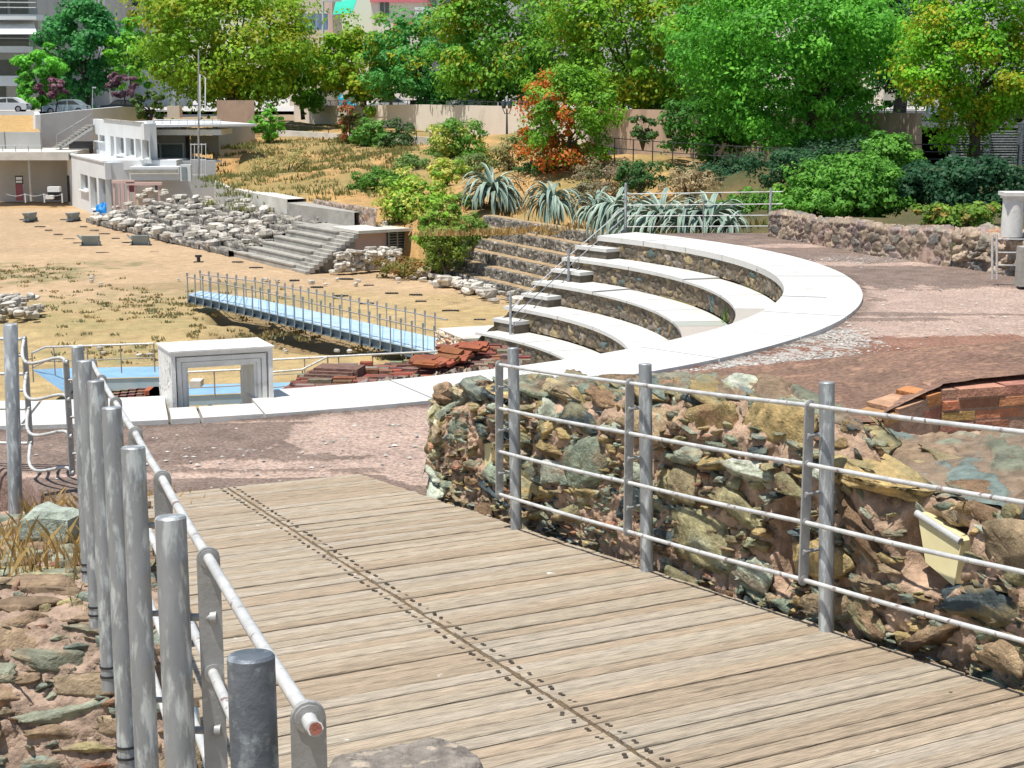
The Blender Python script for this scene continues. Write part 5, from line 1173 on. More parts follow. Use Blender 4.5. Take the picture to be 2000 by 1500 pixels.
# ------------------------------------------------------- agaves
ag = []
def agave(label, px, py, Y, L0, n, seed, dirb=0):
    c = WD(px, py, Y); t = thing('agave', label, 'agave', c, 'agaves in a row on the slope'); rn = random.Random(seed)
    mb = MB()
    for i in range(n):
        a = rn.uniform(0, 6.28)+.0; el = rn.uniform(.3, 1.25); L_ = L0*rn.uniform(.8, 1.35); w_ = L0*rn.uniform(.045, .07)
        p = Vector((0, 0, .05)); d = Vector((math.cos(a)*math.cos(el)+dirb, math.sin(a)*math.cos(el)-.15, math.sin(el))).normalized(); sd = d.cross(EZ).normalized()
        k0 = rn.uniform(.75, 1.2); dr = rn.uniform(1.6, 2.9)*(1.25-el*.3); ns = 9; rows = []
        for j in range(ns+1):
            s_ = j/ns; wd = w_*(.75+.5*s_)*(1-s_**2.5)+.004; nrm = sd.cross(d).normalized()
            g_ = .5+.5*math.sin(i)
            rows.append((p-sd*wd+nrm*wd*.35, p-sd*wd*.55, p.copy(), p+sd*wd*.55, p+sd*wd+nrm*wd*.35)); p = p+d*(L_/ns); d = (d+Vector((0, 0, -dr*(.35+s_)*L_/ns/L0*2.1))).normalized()
        ce = [x*k0 for x in (.46, .52, .42)]; ci_ = [x*k0 for x in (.16, .25, .2)]
        base_ = len(mb.v)
        for r_ in rows:
            for q_, cl in zip(r_, (ce, ci_, ci_, ci_, ce)): mb.v.append(tuple(c+q_)); mb.c.append(tuple(cl))
        for j in range(ns):
            for q_ in range(4): mb.f.append([base_+j*5+q_, base_+j*5+q_+1, base_+(j+1)*5+q_+1, base_+(j+1)*5+q_]); mb.m.append(0); mb.sm.append(True)
    mb.build('leaves', 'agave', t); m = MB(); m.tube([c-EZ*.3, c+EZ*.12], [.16, .1], 8); m.build('stem', 'bark', t)
agave('large blue-grey agave highest on the sandy slope, left of the others', 962, 382, 57, 1.5, 90, 1)
agave('blue-grey agave under the orange tree, second from the left', 1078, 402, 52, 1.25, 76, 2)
agave('blue-grey agave behind the corner post of the terrace railing', 1202, 425, 45, 1.25, 84, 3, -.1)
agave('broad blue-grey agave behind the rails, just right of the corner post', 1290, 442, 36, 1.15, 96, 4)
agave('broad blue-grey agave behind the rails at the right of the row', 1385, 446, 35, 1.1, 90, 5)
agave('small agave with upright leaves behind the right part of the rails', 1425, 450, 33, .6, 30, 6)
agave('low drooping agave filling the gap behind the corner post and first rails', 1245, 446, 37, 1.0, 80, 7)
agave('low drooping agave behind the middle of the rails', 1338, 449, 35, .95, 80, 8)
agave('small drooping agave left of the corner post, near the dark terrace', 1165, 418, 46, 1.0, 50, 9)
# ------------------------------------------------------- bushes
G1, G2 = (.045, .14, .015), (.15, .36, .04); YG1, YG2, YL = (.07, .17, .02), (.27, .42, .05), (.62, .62, .14)
D1, D2 = (.02, .055, .015), (.05, .12, .03)
bush('bush', 'round bright green bush between the grey wall and the dark railing', 522, 240, 64, 62, 88, .17, 2600, 1, G1, G2)
bush('bush', 'upright bush with reddish leaves left of the green bushes by the retaining wall', 684, 243, 64, 84, 87, .17, 2200, 2, (.07, .05, .02), (.12, .18, .03), (.40, .12, .05), .3)
bush('bush', 'green bush just right of the reddish bush', 724, 264, 84, 58, 85, .17, 2600, 3, G1, (.12, .25, .05))
bush('bush', 'olive green bush at the right of the pair below the retaining wall', 772, 268, 78, 62, 84.5, .15, 2600, 4, D1, (.09, .15, .05))
bush('bush', 'tall bush with yellow-tipped leaves below the retaining wall middle', 895, 278, 128, 100, 74, .15, 6500, 5, G1, (.10, .22, .03), YL, .35)
bush('bush', 'dark green shrub low on the slope left of the variegated bush', 745, 356, 112, 52, 66, .14, 3200, 6, G1, (.09, .18, .03))
bush('bush', 'grey-green feathery shrub above the variegated bush', 820, 318, 90, 50, 71, .13, 2200, 7, (.06, .12, .03), (.15, .24, .07))
bush('bush', 'small yellow-leaved bush right of the feathery shrub', 868, 336, 84, 52, 65, .14, 2400, 8, YG1, YG2, YL, .5)
bush('variegated_bush', 'big yellow-and-green variegated bush above the store room roof', 810, 398, 150, 108, 57.6, .15, 7500, 9, YG1, YG2, YL, .45)
bush('variegated_bush', 'yellow-and-green variegated bush hanging beside the louvred door', 855, 442, 84, 118, 54, .15, 5500, 10, YG1, YG2, (.42, .44, .12), .35)
bush('bush', 'straggly green shrub between the variegated bush and the dark terrace', 872, 478, 92, 112, 51.5, .10, 5200, 11, (.08, .12, .02), (.18, .24, .04))
bush('bush', 'low brownish-green shrub at the ground before the louvred door', 792, 524, 104, 44, 53, .09, 3600, 12, (.09, .08, .02), (.17, .17, .04), (.36, .2, .07), .3)
bush('bush', 'low olive shrub left of the wooden pallet, near the wall foot', 850, 520, 70, 40, 52.5, .10, 1800, 13, YG1, (.18, .2, .05), (.45, .27, .1), .3)
bush('clipped_bush', 'rounded bright green ivy mound below the brown wall', 1736, 312, 116, 92, 46, .12, 7000, 14, (.035, .12, .015), (.13, .30, .04))
bush('ivy_bank', 'sunlit bright green ivy bank behind the curved rubble wall', 1650, 378, 270, 120, 34, .10, 17000, 15, (.035, .12, .015), (.13, .30, .04), dr=.8, cr=.2)
bush('ivy_bank', 'low green ivy at the left end of the curved wall, beside the rail post', 1555, 400, 130, 66, 34, .09, 5000, 16, (.05, .12, .012), (.16, .30, .04), dr=.5, cr=.22)
bush('ivy_bank', 'dark shaded ivy slope under the yellow tree at the right', 1880, 372, 320, 130, 34, .11, 13000, 17, (.012, .045, .02), (.03, .09, .035), dr=.6, cr=.2)  # darker copy of the ivy greens, the tree's shade put into the leaf colour
bush('ivy_bank', 'yellowing vine patch left of the marble column', 1880, 425, 170, 62, 26.5, .075, 6500, 18, (.06, .13, .015), (.20, .30, .05), (.42, .32, .08), .2, dr=.5, cr=.24)
bush('bush', 'dark shrub mass in shade behind the agaves', 1440, 350, 220, 76, 55, .13, 7500, 19, (.012, .04, .02), (.035, .09, .035), dr=.6)  # leaf colours darkened to carry the shade
bush('bush', 'green shrub with bright leaf tips between the rails and the dark shrubs', 1462, 402, 110, 70, 39, .10, 4200, 20, (.03, .09, .02), (.13, .28, .04))
bush('bush', 'bare tan brushwood behind the agaves below the orange tree', 1350, 358, 120, 74, 48, .09, 2600, 21, (.2, .16, .09), (.36, .29, .17))
bush('bush', 'grey-brown twiggy scrub under the orange tree', 1180, 352, 150, 80, 56, .09, 4200, 22, (.12, .10, .07), (.28, .22, .14), (.1, .16, .05), .25)
bush('bush', 'small dark bush against the brown wall, left of its neighbour', 1256, 256, 54, 60, 69, .14, 1700, 23, D1, D2)
bush('bush', 'small dark bush against the brown wall, right of its neighbour', 1322, 258, 50, 52, 67, .14, 1500, 24, D1, D2)
bush('bush', 'scrub of pale dry stems between the agaves and the yellow-tipped bush', 1000, 300, 90, 90, 68, .12, 2600, 25, (.13, .14, .05), (.28, .24, .11), (.12, .2, .04), .3)
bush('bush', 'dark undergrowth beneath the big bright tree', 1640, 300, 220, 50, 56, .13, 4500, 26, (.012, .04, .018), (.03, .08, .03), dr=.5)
bush('bush', 'grey-green shrub on the slope left of the highest agave', 930, 320, 90, 54, 68, .12, 2400, 51, (.07, .11, .03), (.18, .24, .08))
bush('bush', 'dark green shrub under the left side of the orange tree', 1060, 330, 90, 60, 62, .12, 3000, 52, D1, (.07, .15, .04))
bush('bush', 'low grey scrub between the second and third agave', 1140, 378, 80, 44, 53, .09, 1800, 53, (.12, .12, .07), (.26, .24, .15))
bush('bush', 'dark green shrub behind the corner post agave', 1250, 345, 110, 56, 54, .11, 3600, 54, D1, (.06, .15, .04))
bush('bush', 'green trailing shrub below the highest agave', 905, 398, 70, 50, 57, .10, 2000, 55, (.07, .13, .02), (.16, .26, .05))
bush('ivy_bank', 'dark ivy slope in shade between the bright bank and the brown wall', 1560, 330, 200, 70, 47, .11, 7000, 56, (.012, .05, .02), (.04, .11, .04), dr=.6)  # shade painted into these ivy leaves by darker greens
bush('bush', 'straw-coloured shrub on the slope above the concrete edging', 560, 322, 140, 40, 76, .10, 2200, 57, (.22, .18, .07), (.30, .30, .12))
bush('bush', 'ragged green bush at the left end of the dark stone terrace', 922, 452, 62, 66, 50.5, .09, 3200, 58, (.06, .12, .02), (.16, .26, .05))
# ================================================================ WHITE BUILDING AND ITS NEIGHBOURS
mu = thing('white_building', 'two-storey white rendered building with slanting roofline and window slots', 'building', (-20, 79, -6.5))
P2, P1 = Vector((-20.2, 76.8, 0)), Vector((-24.9, 86.7, 0)); uw = (P1-P2).normalized(); nw_ = Vector((uw.y, -uw.x, 0))   # nw_ points right/back
if nw_.x < 0: nw_ = -nw_
def Q(o, a, b, z): p = o+uw*a+nw_*b; return Vector((p.x, p.y, z))
LU = (P1-P2).length
# lower wall with real openings: built from strips
def wallwith(mb, o, L_, z0, z1, holes, th=.3, mi=0):
    """holes (a0,a1,z0,z1) along uw; wall faces -nw_"""
    xs = sorted({0, L_}|{h for q in holes for h in q[:2]}); 
    for x0, x1 in zip(xs, xs[1:]):
        hs = sorted([q for q in holes if q[0] <= x0+1e-6 and q[1] >= x1-1e-6], key=lambda q: q[2]); z = z0
        for q in hs:
            if q[2] > z: mb.prism([XY(Q(o, x0, 0, 0)), XY(Q(o, x1, 0, 0)), XY(Q(o, x1, th, 0)), XY(Q(o, x0, th, 0))], z, q[2], mi)
            z = q[3]
        mb.prism([XY(Q(o, x0, 0, 0)), XY(Q(o, x1, 0, 0)), XY(Q(o, x1, th, 0)), XY(Q(o, x0, th, 0))], z, z1, mi)
def pa_on(o, px, py):          # pixel -> (a, z) on the wall plane through o
    a_, b_, c_ = ray(px, py); t = (o.x*nw_.x+o.y*nw_.y)/(a_*nw_.x+b_*nw_.y); P = Vector((a_*t, b_*t, c_*t)); return (P-o).dot(uw), P.z
def hole(o, x0, x1, y0, y1):
    a0, z0_ = pa_on(o, x1, y0); a1, _ = pa_on(o, x0, y0); _, z1_ = pa_on(o, (x0+x1)/2, y1); _, zt_ = pa_on(o, (x0+x1)/2, y0); return (a0, a1, z1_, zt_)
LH = [hole(P2, 157, 171, 341, 371), hole(P2, 175, 188, 346, 408), hole(P2, 192, 206, 349, 424)]
mb = MB(); wallwith(mb, P2, LU, -6.7, -3.68, LH)
mb.prism([XY(Q(P2, -.001, .0, 0)), XY(Q(P2, -.001, 5.6, 0)), XY(Q(P2, .3, 5.6, 0)), XY(Q(P2, .3, .301, 0)), XY(Q(P2, .0, .301, 0))][::-1], -6.7, -3.68)
mb.prism([XY(Q(P2, .3, .3, 0)), XY(Q(P2, LU, .3, 0)), XY(Q(P2, LU, 6, 0)), XY(Q(P2, .3, 6, 0))], -3.8, -3.70)
mb.build('lower_wall', 'plaster_white', mu)
def window(par, o, h, dep=.22, mid=True, m_='glass'):
    a0, a1, z0_, z1_ = h; c = Q(o, (a0+a1)/2, dep, (z0_+z1_)/2); m = MB(); wd, ht = a1-a0, z1_-z0_
    for s_ in (-1, 1): m.box(c+uw*s_*(wd/2-.03), (.06, .06, ht), (uw, nw_, EZ)); m.box(c+EZ*s_*(ht/2-.03), (wd-.12, .06, .06), (uw, nw_, EZ))
    if mid: m.box(c, (.04, .05, ht-.12), (uw, nw_, EZ))
    wn = m.build('window', 'plaster_white', par); m = MB(); m.box(c+nw_*.04, (wd-.1, .02, ht-.1), (uw, nw_, EZ)); m.build('pane', m_, wn); m = MB(); m.box(Q(o, (a0+a1)/2, -.04, z0_-.03), (wd+.16, .2, .06), (uw, nw_, EZ)); m.build('sill', 'plaster_white', wn)
window(mu, P2, LH[0])
for h in LH[1:]:
    c = Q(P2, (h[0]+h[1])/2, .27, (h[2]+h[3])/2); m = MB(); m.box(c, (h[1]-h[0], .04, h[3]-h[2]), (uw, nw_, EZ)); m.box(c-nw_*.03, (.05, .04, h[3]-h[2]), (uw, nw_, EZ)); m.build('door', 'greymetal', mu)
m = MB(); m.prism([XY(Q(P2, .02, -.05, 0)), XY(Q(P2, LU, -.05, 0)), XY(Q(P2, LU, .12, 0)), XY(Q(P2, .02, .12, 0))], -3.679, -3.60); m.build('parapet', 'plaster_white', mu)
# upper storey
UB = Vector((-18.55, 77.6, 0)); LUB = 9.2; ZU = -1.78
UH = [hole(UB, 183, 191, 262, 274), hole(UB, 194, 204, 264, 276), hole(UB, 215, 222, 266, 305), hole(UB, 226, 241, 268, 302), hole(UB, 245, 261, 270, 306), hole(UB, 264, 282, 272, 309)]
mb = MB(); wallwith(mb, UB, LUB, -3.72, ZU, UH)
mb.prism([XY(Q(UB, -.001, 0, 0)), XY(Q(UB, -.001, .75, 0)), XY(Q(UB, -.3, .75, 0)), XY(Q(UB, -.3, .001, 0))][::1], -3.72, ZU)
mb.prism([XY(Q(UB, 0, .3, 0)), XY(Q(UB, LUB, .3, 0)), XY(Q(UB, LUB, 6, 0)), XY(Q(UB, 0, 6, 0))], ZU-.2, ZU-.08)
mb.build('upper_wall', 'plaster_white', mu)
for h in UH: window(mu, UB, h, .24, h[1]-h[0] > .45)
m = MB(); m.prism([XY(Q(UB, -.3, -.05, 0)), XY(Q(UB, LUB, -.05, 0)), XY(Q(UB, LUB, .15, 0)), XY(Q(UB, -.3, .15, 0))], ZU+.001, ZU+.07); m.build('roof_edge', 'concrete', mu)
# right wing: slab with rail, recessed glazed wall
def fx(x0, x1, y0, y1, Y, th, m_, name, par, yo=0): 
    a, b = WD(x0, y0, Y), WD(x1, y1, Y); m = MB(); m.box(((a.x+b.x)/2, Y+th/2+yo, (a.z+b.z)/2), (abs(b.x-a.x), th, abs(a.z-b.z))); return m.build(name, m_, par)
fx(300, 432, 253, 264, 79.5, 3.2, 'plaster_white', 'balcony_slab', mu)
fx(286, 302, 236, 318, 78.3, .5, 'plaster_white', 'pier', mu)
fx(292, 372, 264, 322, 82, .2, 'plaster_grey', 'recessed_wall', mu)
g_ = fx(294, 360, 279, 313, 81.9, .05, 'plaster_white', 'window', mu)
fx(296, 312, 282, 310, 81.85, .03, 'glass_green', 'pane', g_); fx(315, 357, 282, 310, 81.85, .03, 'glass_green', 'pane', g_)
fx(362, 371, 266, 318, 81.9, .1, 'dark', 'door', mu)
fx(372, 428, 265, 300, 84, .2, 'plaster_grey', 'side_wall', mu)
b_ = fx(208, 345, 313, 332, 77.2, 2.5, 'plaster_white', 'terrace_edge', mu)
fx(252, 350, 326, 352, 76.2, 1., 'plaster_white', 'porch', mu); fx(250, 346, 331, 338, 76.0, .15, 'concrete', 'gutter', mu)
rl2 = thing('railing', 'thin metal railing on the white building terrace', 'railing', WD(365, 252, 79.6))
for y_ in (234, 240, 246, 251): m = MB(); m.tube([WD(300, y_, 79.6), WD(432, y_+1, 79.8)], .02 if y_ > 234 else .03, 6); m.build('rail', 'galv', rl2)
for i in range(9): m = MB(); a = WD(300+i*16.4, 234, 79.6); m.tube([a, a-EZ*.5], .018, 6); m.build('post', 'galv', rl2)
ac = thing('air_conditioner', 'white air conditioning unit by the white building steps', 'air conditioner', WD(361, 354, 75.5)); fx(351, 373, 322, 354, 75.5, .35, 'plaster_white', 'casing', ac); fx(354, 365, 326, 351, 75.46, .04, 'greymetal', 'grille', ac)
gt = thing('metal_gate', 'white barred metal gate beside the flagpole', 'gate', WD(385, 345, 78))
for x_g in (373, 380, 387, 394, 402): m = MB(); m.tube([WD(x_g, 345, 78), WD(x_g, 280, 78)], .02, 6); m.build('bar', 'plaster_white', gt)
for y_g in (282, 312, 342): m = MB(); m.tube([WD(372, y_g, 78), WD(402, y_g, 78)], .02, 6); m.build('rail', 'plaster_white', gt)
# pink timber frame shed
sh = thing('shed_frame', 'pale pink timber frame shelter at the foot of the white building', 'shelter', WD(265, 410, 75))
for x_s, d_ in ((222, 74.6), (232, 75.4), (240, 76), (250, 74.6), (262, 76.2), (310, 74.6)): m = MB(); a = WD(x_s, 357, d_); m.box(a-EZ*.65, (.1, .1, 1.35)); m.build('post', 'plaster_pink', sh)
fx(218, 262, 352, 358, 74.5, .2, 'plaster_pink', 'beam', sh); fx(246, 316, 356, 362, 74.5, .2, 'plaster_pink', 'beam', sh); fx(252, 262, 362, 375, 74.6, .1, 'darkred', 'panel', sh); fx(262, 300, 362, 412, 76.4, .1, 'plaster_cream', 'back_wall', sh); fx(302, 312, 362, 378, 75.5, .1, 'dark', 'opening', sh)
# left wing
lf_ = thing('flat_roofed_building', 'low flat-roofed wing with wide white fascia and grey recessed wall at the left', 'building', WD(60, 392, 87))
fx(-60, 134, 297, 313, 85.2, 6, 'concrete_light', 'roof_slab', lf_); fx(-60, 137, 312, 394, 88, .3, 'plaster_grey', 'wall', lf_)
fx(54, 62, 313, 393, 85.6, .3, 'plaster_grey', 'column', lf_); fx(-60, 10, 258, 297, 89.5, .3, 'plaster_grey', 'parapet', lf_); fx(10, 80, 258, 297, 89.3, .3, 'plaster_grey', 'parapet', lf_); fx(130, 138, 343, 394, 86.2, 1, 'dark', 'doorway', lf_)
sg = thing('information_sign', 'maroon and white information panel against the grey wall', 'sign', WD(37, 390, 86)); fx(30, 45, 360, 392, 86, .06, 'darkred', 'panel', sg); fx(29, 45, 343, 360, 86, .08, 'railing_dark', 'header', sg); fx(31, 43, 346, 351, 85.95, .04, 'plaster_white', 'text_strip', sg); fx(31, 43, 353, 357, 85.95, .04, 'plaster_white', 'text_strip', sg)
bn = thing('glass_case', 'small dark display stand with white top near the doorway', 'display stand', WD(104, 392, 85)); fx(92, 116, 365, 375, 85, .4, 'plaster_white', 'top', bn); fx(93, 116, 372, 391, 85.1, .3, 'dark', 'base', bn); fx(88, 103, 382, 389, 84.6, .3, 'plaster_white', 'tray', bn)
cf = thing('chain_fence', 'low post and chain barrier before the flat-roofed wing', 'barrier', WD(80, 396, 84.5))
for x_c in (49, 86, 121): m = MB(); a = WD(x_c, 378, 84.5); m.tube([a, a-EZ*.5], .035, 6); m.build('post', 'plaster_white', cf)
m = MB(); m.tube([WD(x, 379+4*math.sin(math.pi*((x-12) % 37)/37), 84.5) for x in range(12, 122, 4)], .015, 5); m.build('chain', 'galv', cf)
fence('thin pale railing on the flat roof at the left', [(-20, 284, 86), (80, 284, 86)], 5, .35, 1, 'galv')
# sloping planter, ramp wall, stair
m = MB(); vs = [WD(-40, 225, 98), WD(66, 225, 98), WD(80, 262, 92), WD(-40, 262, 92)]; m.add(vs+[v-EZ*.4 for v in vs], [(3, 2, 1, 0), (2, 3, 7, 6)]); m.build('soil', 'dirt'); so_ = bpy.data.objects['soil']
so_.data.color_attributes['col'].data.foreach_set('color', np.tile(np.array([.45, .29, .12, 1], dtype=np.float32), 8)); tag(so_, 'sloping bed of brown dry earth above the flat-roofed wing', 'planting bed')
wallstrip('ramp_wall', 'wide white sloping wall behind the outdoor stair', 'wall', [(-40, 219, 236, 100), (66, 218, 236, 100), (69, 224, 300, 93.5), (181, 213, 300, 96), (240, 208, 300, 100), (282, 210, 300, 104)], .3, 'plaster_white')
stt = thing('outdoor_stair', 'white outdoor stair with open treads climbing to the street', 'stairs', WD(145, 290, 90))
for i in range(11): a = WD(114+i*6.2, 287-i*4.2, 88.5); m = MB(); m.box(a, (.42, 1., .06)); m.build('tread', 'concrete', stt)
m = MB(); a, b = WD(116, 293, 88.2), WD(181, 252, 88.2); m.add([a, b, b+EZ*.16, a+EZ*.16, a+Vector((0, .15, 0)), b+Vector((0, .15, 0)), b+Vector((0, .15, .16)), a+Vector((0, .15, .16))], [(0, 1, 2, 3), (5, 4, 7, 6), (3, 2, 6, 7), (0, 4, 5, 1)]); m.build('stringer', 'plaster_white', stt)
m = MB(); m.tube([WD(111, 290, 88), WD(111, 263, 88), WD(179, 223, 88), WD(179, 246, 88)], .02, 6); m.tube([WD(143, 272, 88), WD(143, 246, 88)], .015, 6); m.build('handrail', 'galv', stt)
fx(134, 181, 276, 300, 89.5, .2, 'dark', 'understair_wall', stt)
# flagpole, lamps, poles
def pole(name, label, cat, px, y0, y1, Y, r, m_='galv', extra=None):
    t = thing(name, label, cat, WD(px, y1, Y)); m = MB(); m.tube([WD(px, y1, Y), WD(px, y0, Y)], [r, r*.7], 8); m.build('pole', m_, t)
    if extra: extra(t)
    return t
pole('mast', 'tall thin grey mast in front of the yellow-green tree by the white building', 'mast', 388, 97, 347, 76, .055, 'galv')
def ex(t): m = MB(); m.tube([WD(391, 215, 80), WD(391, 145, 80), WD(401, 152, 80), WD(401, 215, 80)], .035, 6); m.build('bracket', 'plaster_white', t)
pole('loop_mast', 'small bent white double pole beside the tall mast', 'pole', 391, 145, 232, 80, .03, 'plaster_white', ex)
def ex2(t): m = MB(); m.box(WD(648, 2, 112), (1.3, .3, .08)); m.build('lamp_head', 'plaster_white', t); m = MB(); m.box(WD(628, 42, 112), (.5, .2, .12)); m.build('lamp_head', 'galv', t)
pole('street_lamp', 'tall pale street lamp pole above the retaining wall', 'street lamp', 631, 0, 212, 112, .11, 'plaster_white', ex2)
def ex3(t): m = MB(); m.box(WD(769, 80, 108), (.5, .1, .08)); m.build('crossarm', 'wire', t)
pole('utility_pole', 'wooden utility pole rising through the trees', 'utility pole', 764, 70, 205, 108, .11, 'pallet', ex3)
m = MB(); m.tube([WD(528+i*23.4, 172-i*8.6+3*math.sin(i/10*math.pi), 110) for i in range(11)], .018, 4); tag(m.build('cable', 'wire'), 'thin cable hung from the wooden utility pole down to the left', 'cable')
pole('lamp_post', 'short white lamp post between the parked cars and the plum trees', 'lamp post', 181, 170, 215, 118, .04, 'plaster_white', lambda t: (lambda m: (m.box(WD(184, 171, 118), (.3, .1, .1)), m.build('lamp_head', 'plaster_white', t)))(MB()))
# ornamental lantern
ln_ = thing('lantern', 'black ornamental double lantern in front of the cream wall, left of the orange tree', 'lantern', WD(990, 262, 80))
m = MB(); m.tube([WD(990, 262, 80), WD(990, 212, 80)], [.06, .035], 8); m.tube([WD(982, 212, 80), WD(986, 222, 80), WD(994, 222, 80), WD(998, 212, 80)], .025, 6); m.build('post', 'railing_dark', ln_)
for x_l in (984, 996): m = MB(); m.tube([WD(x_l, 212, 80), WD(x_l, 200, 80), WD(x_l, 195, 80)], [.09, .16, .05], 8); m.build('lamp', 'glass', ln_)
# ================================================================ STREET
m = MB(); m.add([(-80, 128, -2.05), (-80, 160, -2.05), (70, 140, -1.6), (70, 52, -1.5), (15.7, 60.4, -1.55), (.6, 85.4, -1.8), (-16.6, 118.4, -2.05), (-28, 104, -2.1), (-60, 104, -2.1)], [(0, 8, 7, 6, 5, 4, 3, 2, 1)]); tag(m.build('street', 'asphalt'), kind='structure')
m = MB(); m.add([(-120, 124, -1.96), (120, 112, -1.6), (120, 330, -1.5), (-120, 330, -1.9)], [(0, 1, 2, 3)]); tag(m.build('pavement', 'pavement'), kind='structure')
def car(label, px, py, Y, L_, m_, yaw=0, van=False):
    c = WD(px, py, Y); t = thing('parked_car', label, 'car', c); H_ = L_*.33; W_ = L_*.38
    R_ = (Vector((math.cos(yaw), math.sin(yaw), 0)), Vector((-math.sin(yaw), math.cos(yaw), 0)))
    def pt(x, y, z): return c+R_[0]*(x*L_)+R_[1]*(y*W_)+EZ*(z*H_)
    body = [(-.5, .18), (-.5, .42), (-.47, .56), (-.24, .62), (.36, .63), (.48, .58), (.5, .4), (.49, .18)]
    cab = [(-.26, .61), (-.12, .92), (-.04, .985), (.18, .985), (.28, .93), (.41, .62)]
    m = MB()
    def ext(p_, y0, mi): n = len(p_); m.add([pt(x, -y0, z) for x, z in p_]+[pt(x, y0, z) for x, z in p_], [tuple(range(n)), tuple(range(2*n-1, n-1, -1))]+[(i, n+i, n+(i+1) % n, (i+1) % n) for i in range(n)], mi)
    ext(body, .5, 0); b_ = m.build('body', m_, t); m = MB(); ext(cab, .43, 0); m.build('roof', m_, t); m = MB()
    ext([(-.22, .64), (-.12, .87), (.05, .93), (.05, .64)], .435, 0); ext([(.07, .64), (.07, .93), (.2, .91), (.34, .64)], .435, 0); m.build('window', 'glass', t)
    for sx in (-.31, .31):
        for sy in (-.46, .46):
            m = MB(); a = pt(sx, sy-.05, .22); b = pt(sx, sy+.05, .22); m.tube([a, b], L_*.075, 14); w_ = m.build('wheel', 'tyre', t); m = MB(); m.tube([pt(sx, sy-.055 if sy < 0 else sy+.055, .22), pt(sx, sy, .22)], L_*.045, 10); m.build('hubcap', 'hub', w_)
    m = MB(); m.box(pt(-.485, -.3, .5), (.12, .3, .08)); m.build('headlight', 'plaster_white', t); m = MB(); m.box(pt(.49, -.3, .52), (.08, .3, .1)); m.build('taillight', 'darkred', t)
car('silver-blue saloon car parked above the white wall at the left', 131, 223, 117, 3.35, 'car_silver')
car('black hatchback parked right of the silver-blue saloon', 237, 221, 119, 3.1, 'car_dark')
car('white car partly cut off at the left edge of the street', 14, 219, 112, 3.2, 'car_white')
car('white car seen over the retaining wall below the dense trees', 922, 216, 97, 3.2, 'car_white')
car('white car roof behind the cream wall near the utility pole', 762, 219, 112, 3.2, 'car_white')
car('dark car parked between the two white cars behind the wall', 850, 214, 104, 3.3, 'car_dark')
car('dark blue car seen through the railing at the right edge', 1965, 240, 66, 3.2, 'car_dark', .3)
car('silver car behind the thick trunk at the right', 1880, 232, 74, 3.2, 'car_silver')
kk = thing('graffiti_wall', 'street wall painted with yellow and turquoise graffiti at the left edge', 'wall', WD(30, 214, 124)); fx(-40, 72, 190, 214, 124, .3, 'graffiti', 'wall', kk)
rd = thing('brown_hoarding', 'brown mottled panel wall above the grey wall, right of the white terrace', 'wall', WD(458, 238, 96)); fx(423, 497, 196, 241, 96, .2, 'plaster_brown', 'panel', rd)
kp = thing('stone_pillar', 'short ochre stone pillar with a dark cap below the yellow-green tree', 'pillar', WD(337, 228, 95)); fx(326, 351, 207, 230, 95, .8, 'beige', 'block', kp); fx(333, 342, 198, 207, 95.2, .4, 'greymetal', 'cap', kp)
cy = thing('street_hoarding', 'bright cyan and white poster hoarding behind the trees', 'hoarding', WD(680, 206, 121)); fx(661, 704, 185, 209, 121, .1, 'cyanpanel', 'panel', cy)
kx = thing('pale_screen', 'pale grey panel beside the dark trunk above the brown wall', 'hoarding', WD(1770, 200, 80)); fx(1728, 1860, 150, 196, 82, .1, 'plaster_cream', 'panel', kx)
fence('dark street railing along the top of the cream retaining wall', [(575, 197, 119), (820, 196, 99), (1020, 200, 86)], 26, .35, 1)
fence('dark street railing along the top of the brown wall', [(1150, 203, 79.5), (1560, 206, 65), (1790, 207, 60.6)], 16, .35, 2)
# apartment blocks
def block(name, label, x0, x1, ybot, Y, m_, dep=9, ztop=14):
    a = WD(x0, ybot, Y); b = WD(x1, ybot, Y); t = thing('apartment_block', label, 'building', Vector(((a.x+b.x)/2, Y, a.z)))
    m = MB(); m.prism([(a.x, Y), (b.x, Y), (b.x, Y+dep), (a.x, Y+dep)], a.z-.5, ztop); m.build('wall', m_, t); return t
A_ = block('a', 'white apartment block with deep balconies and awnings at the left edge', -70, 84, 214, 131, 'plaster_grey')
for (y0, y1) in ((28, 38), (90, 102), (148, 168), (-40, -25)): fx(-70, 71 if y0 < 80 else 48, y0, y1, 128.6, 2.6, 'plaster_white', 'balcony', A_)
for (x0, x1, y0, y1) in ((-70, 56, 66, 90), (-70, 36, 117, 147), (18, 55, -14, 26), (-70, 14, -14, 26), (-70, 12, 168, 192)):
    w_ = fx(x0, x1, y0, y1, 130.9, .05, 'glass', 'window', A_)
m = MB(); vs = [WD(-70, 42, 130.5), WD(66, 42, 130.5), WD(72, 66, 127.6), WD(-70, 66, 127.6)]; m.add(vs+[v-EZ*.04 for v in vs], [(0, 1, 2, 3), (7, 6, 5, 4), (3, 2, 6, 7)]); m.build('awning', 'awning_white', A_)
for y_ in (4, 14, 74): m = MB(); m.tube([WD(-70, y_, 128.5), WD(70 if y_ < 50 else 56, y_+1, 128.5)], .04, 5); m.build('balcony_rail', 'galv', A_)
B_ = block('b', 'grey apartment wall behind the dark green tree', 84, 215, 214, 140, 'plaster_grey')
for x0 in (98, 128, 160): fx(x0, x0+16, 60, 90, 139.9, .05, 'glass', 'window', B_)
C_ = block('c', 'pale apartment block with brown shutters and stacked balconies', 215, 340, 214, 150, 'plaster_white')
for (x0, x1, y0, y1) in ((222, 250, 1, 9), (250, 281, 12, 19), (281, 308, 8, 14), (308, 336, 1, 8), (250, 281, 40, 46)): fx(x0, x1, y0, y1, 148.3, 1.7, 'plaster_cream', 'balcony', C_)
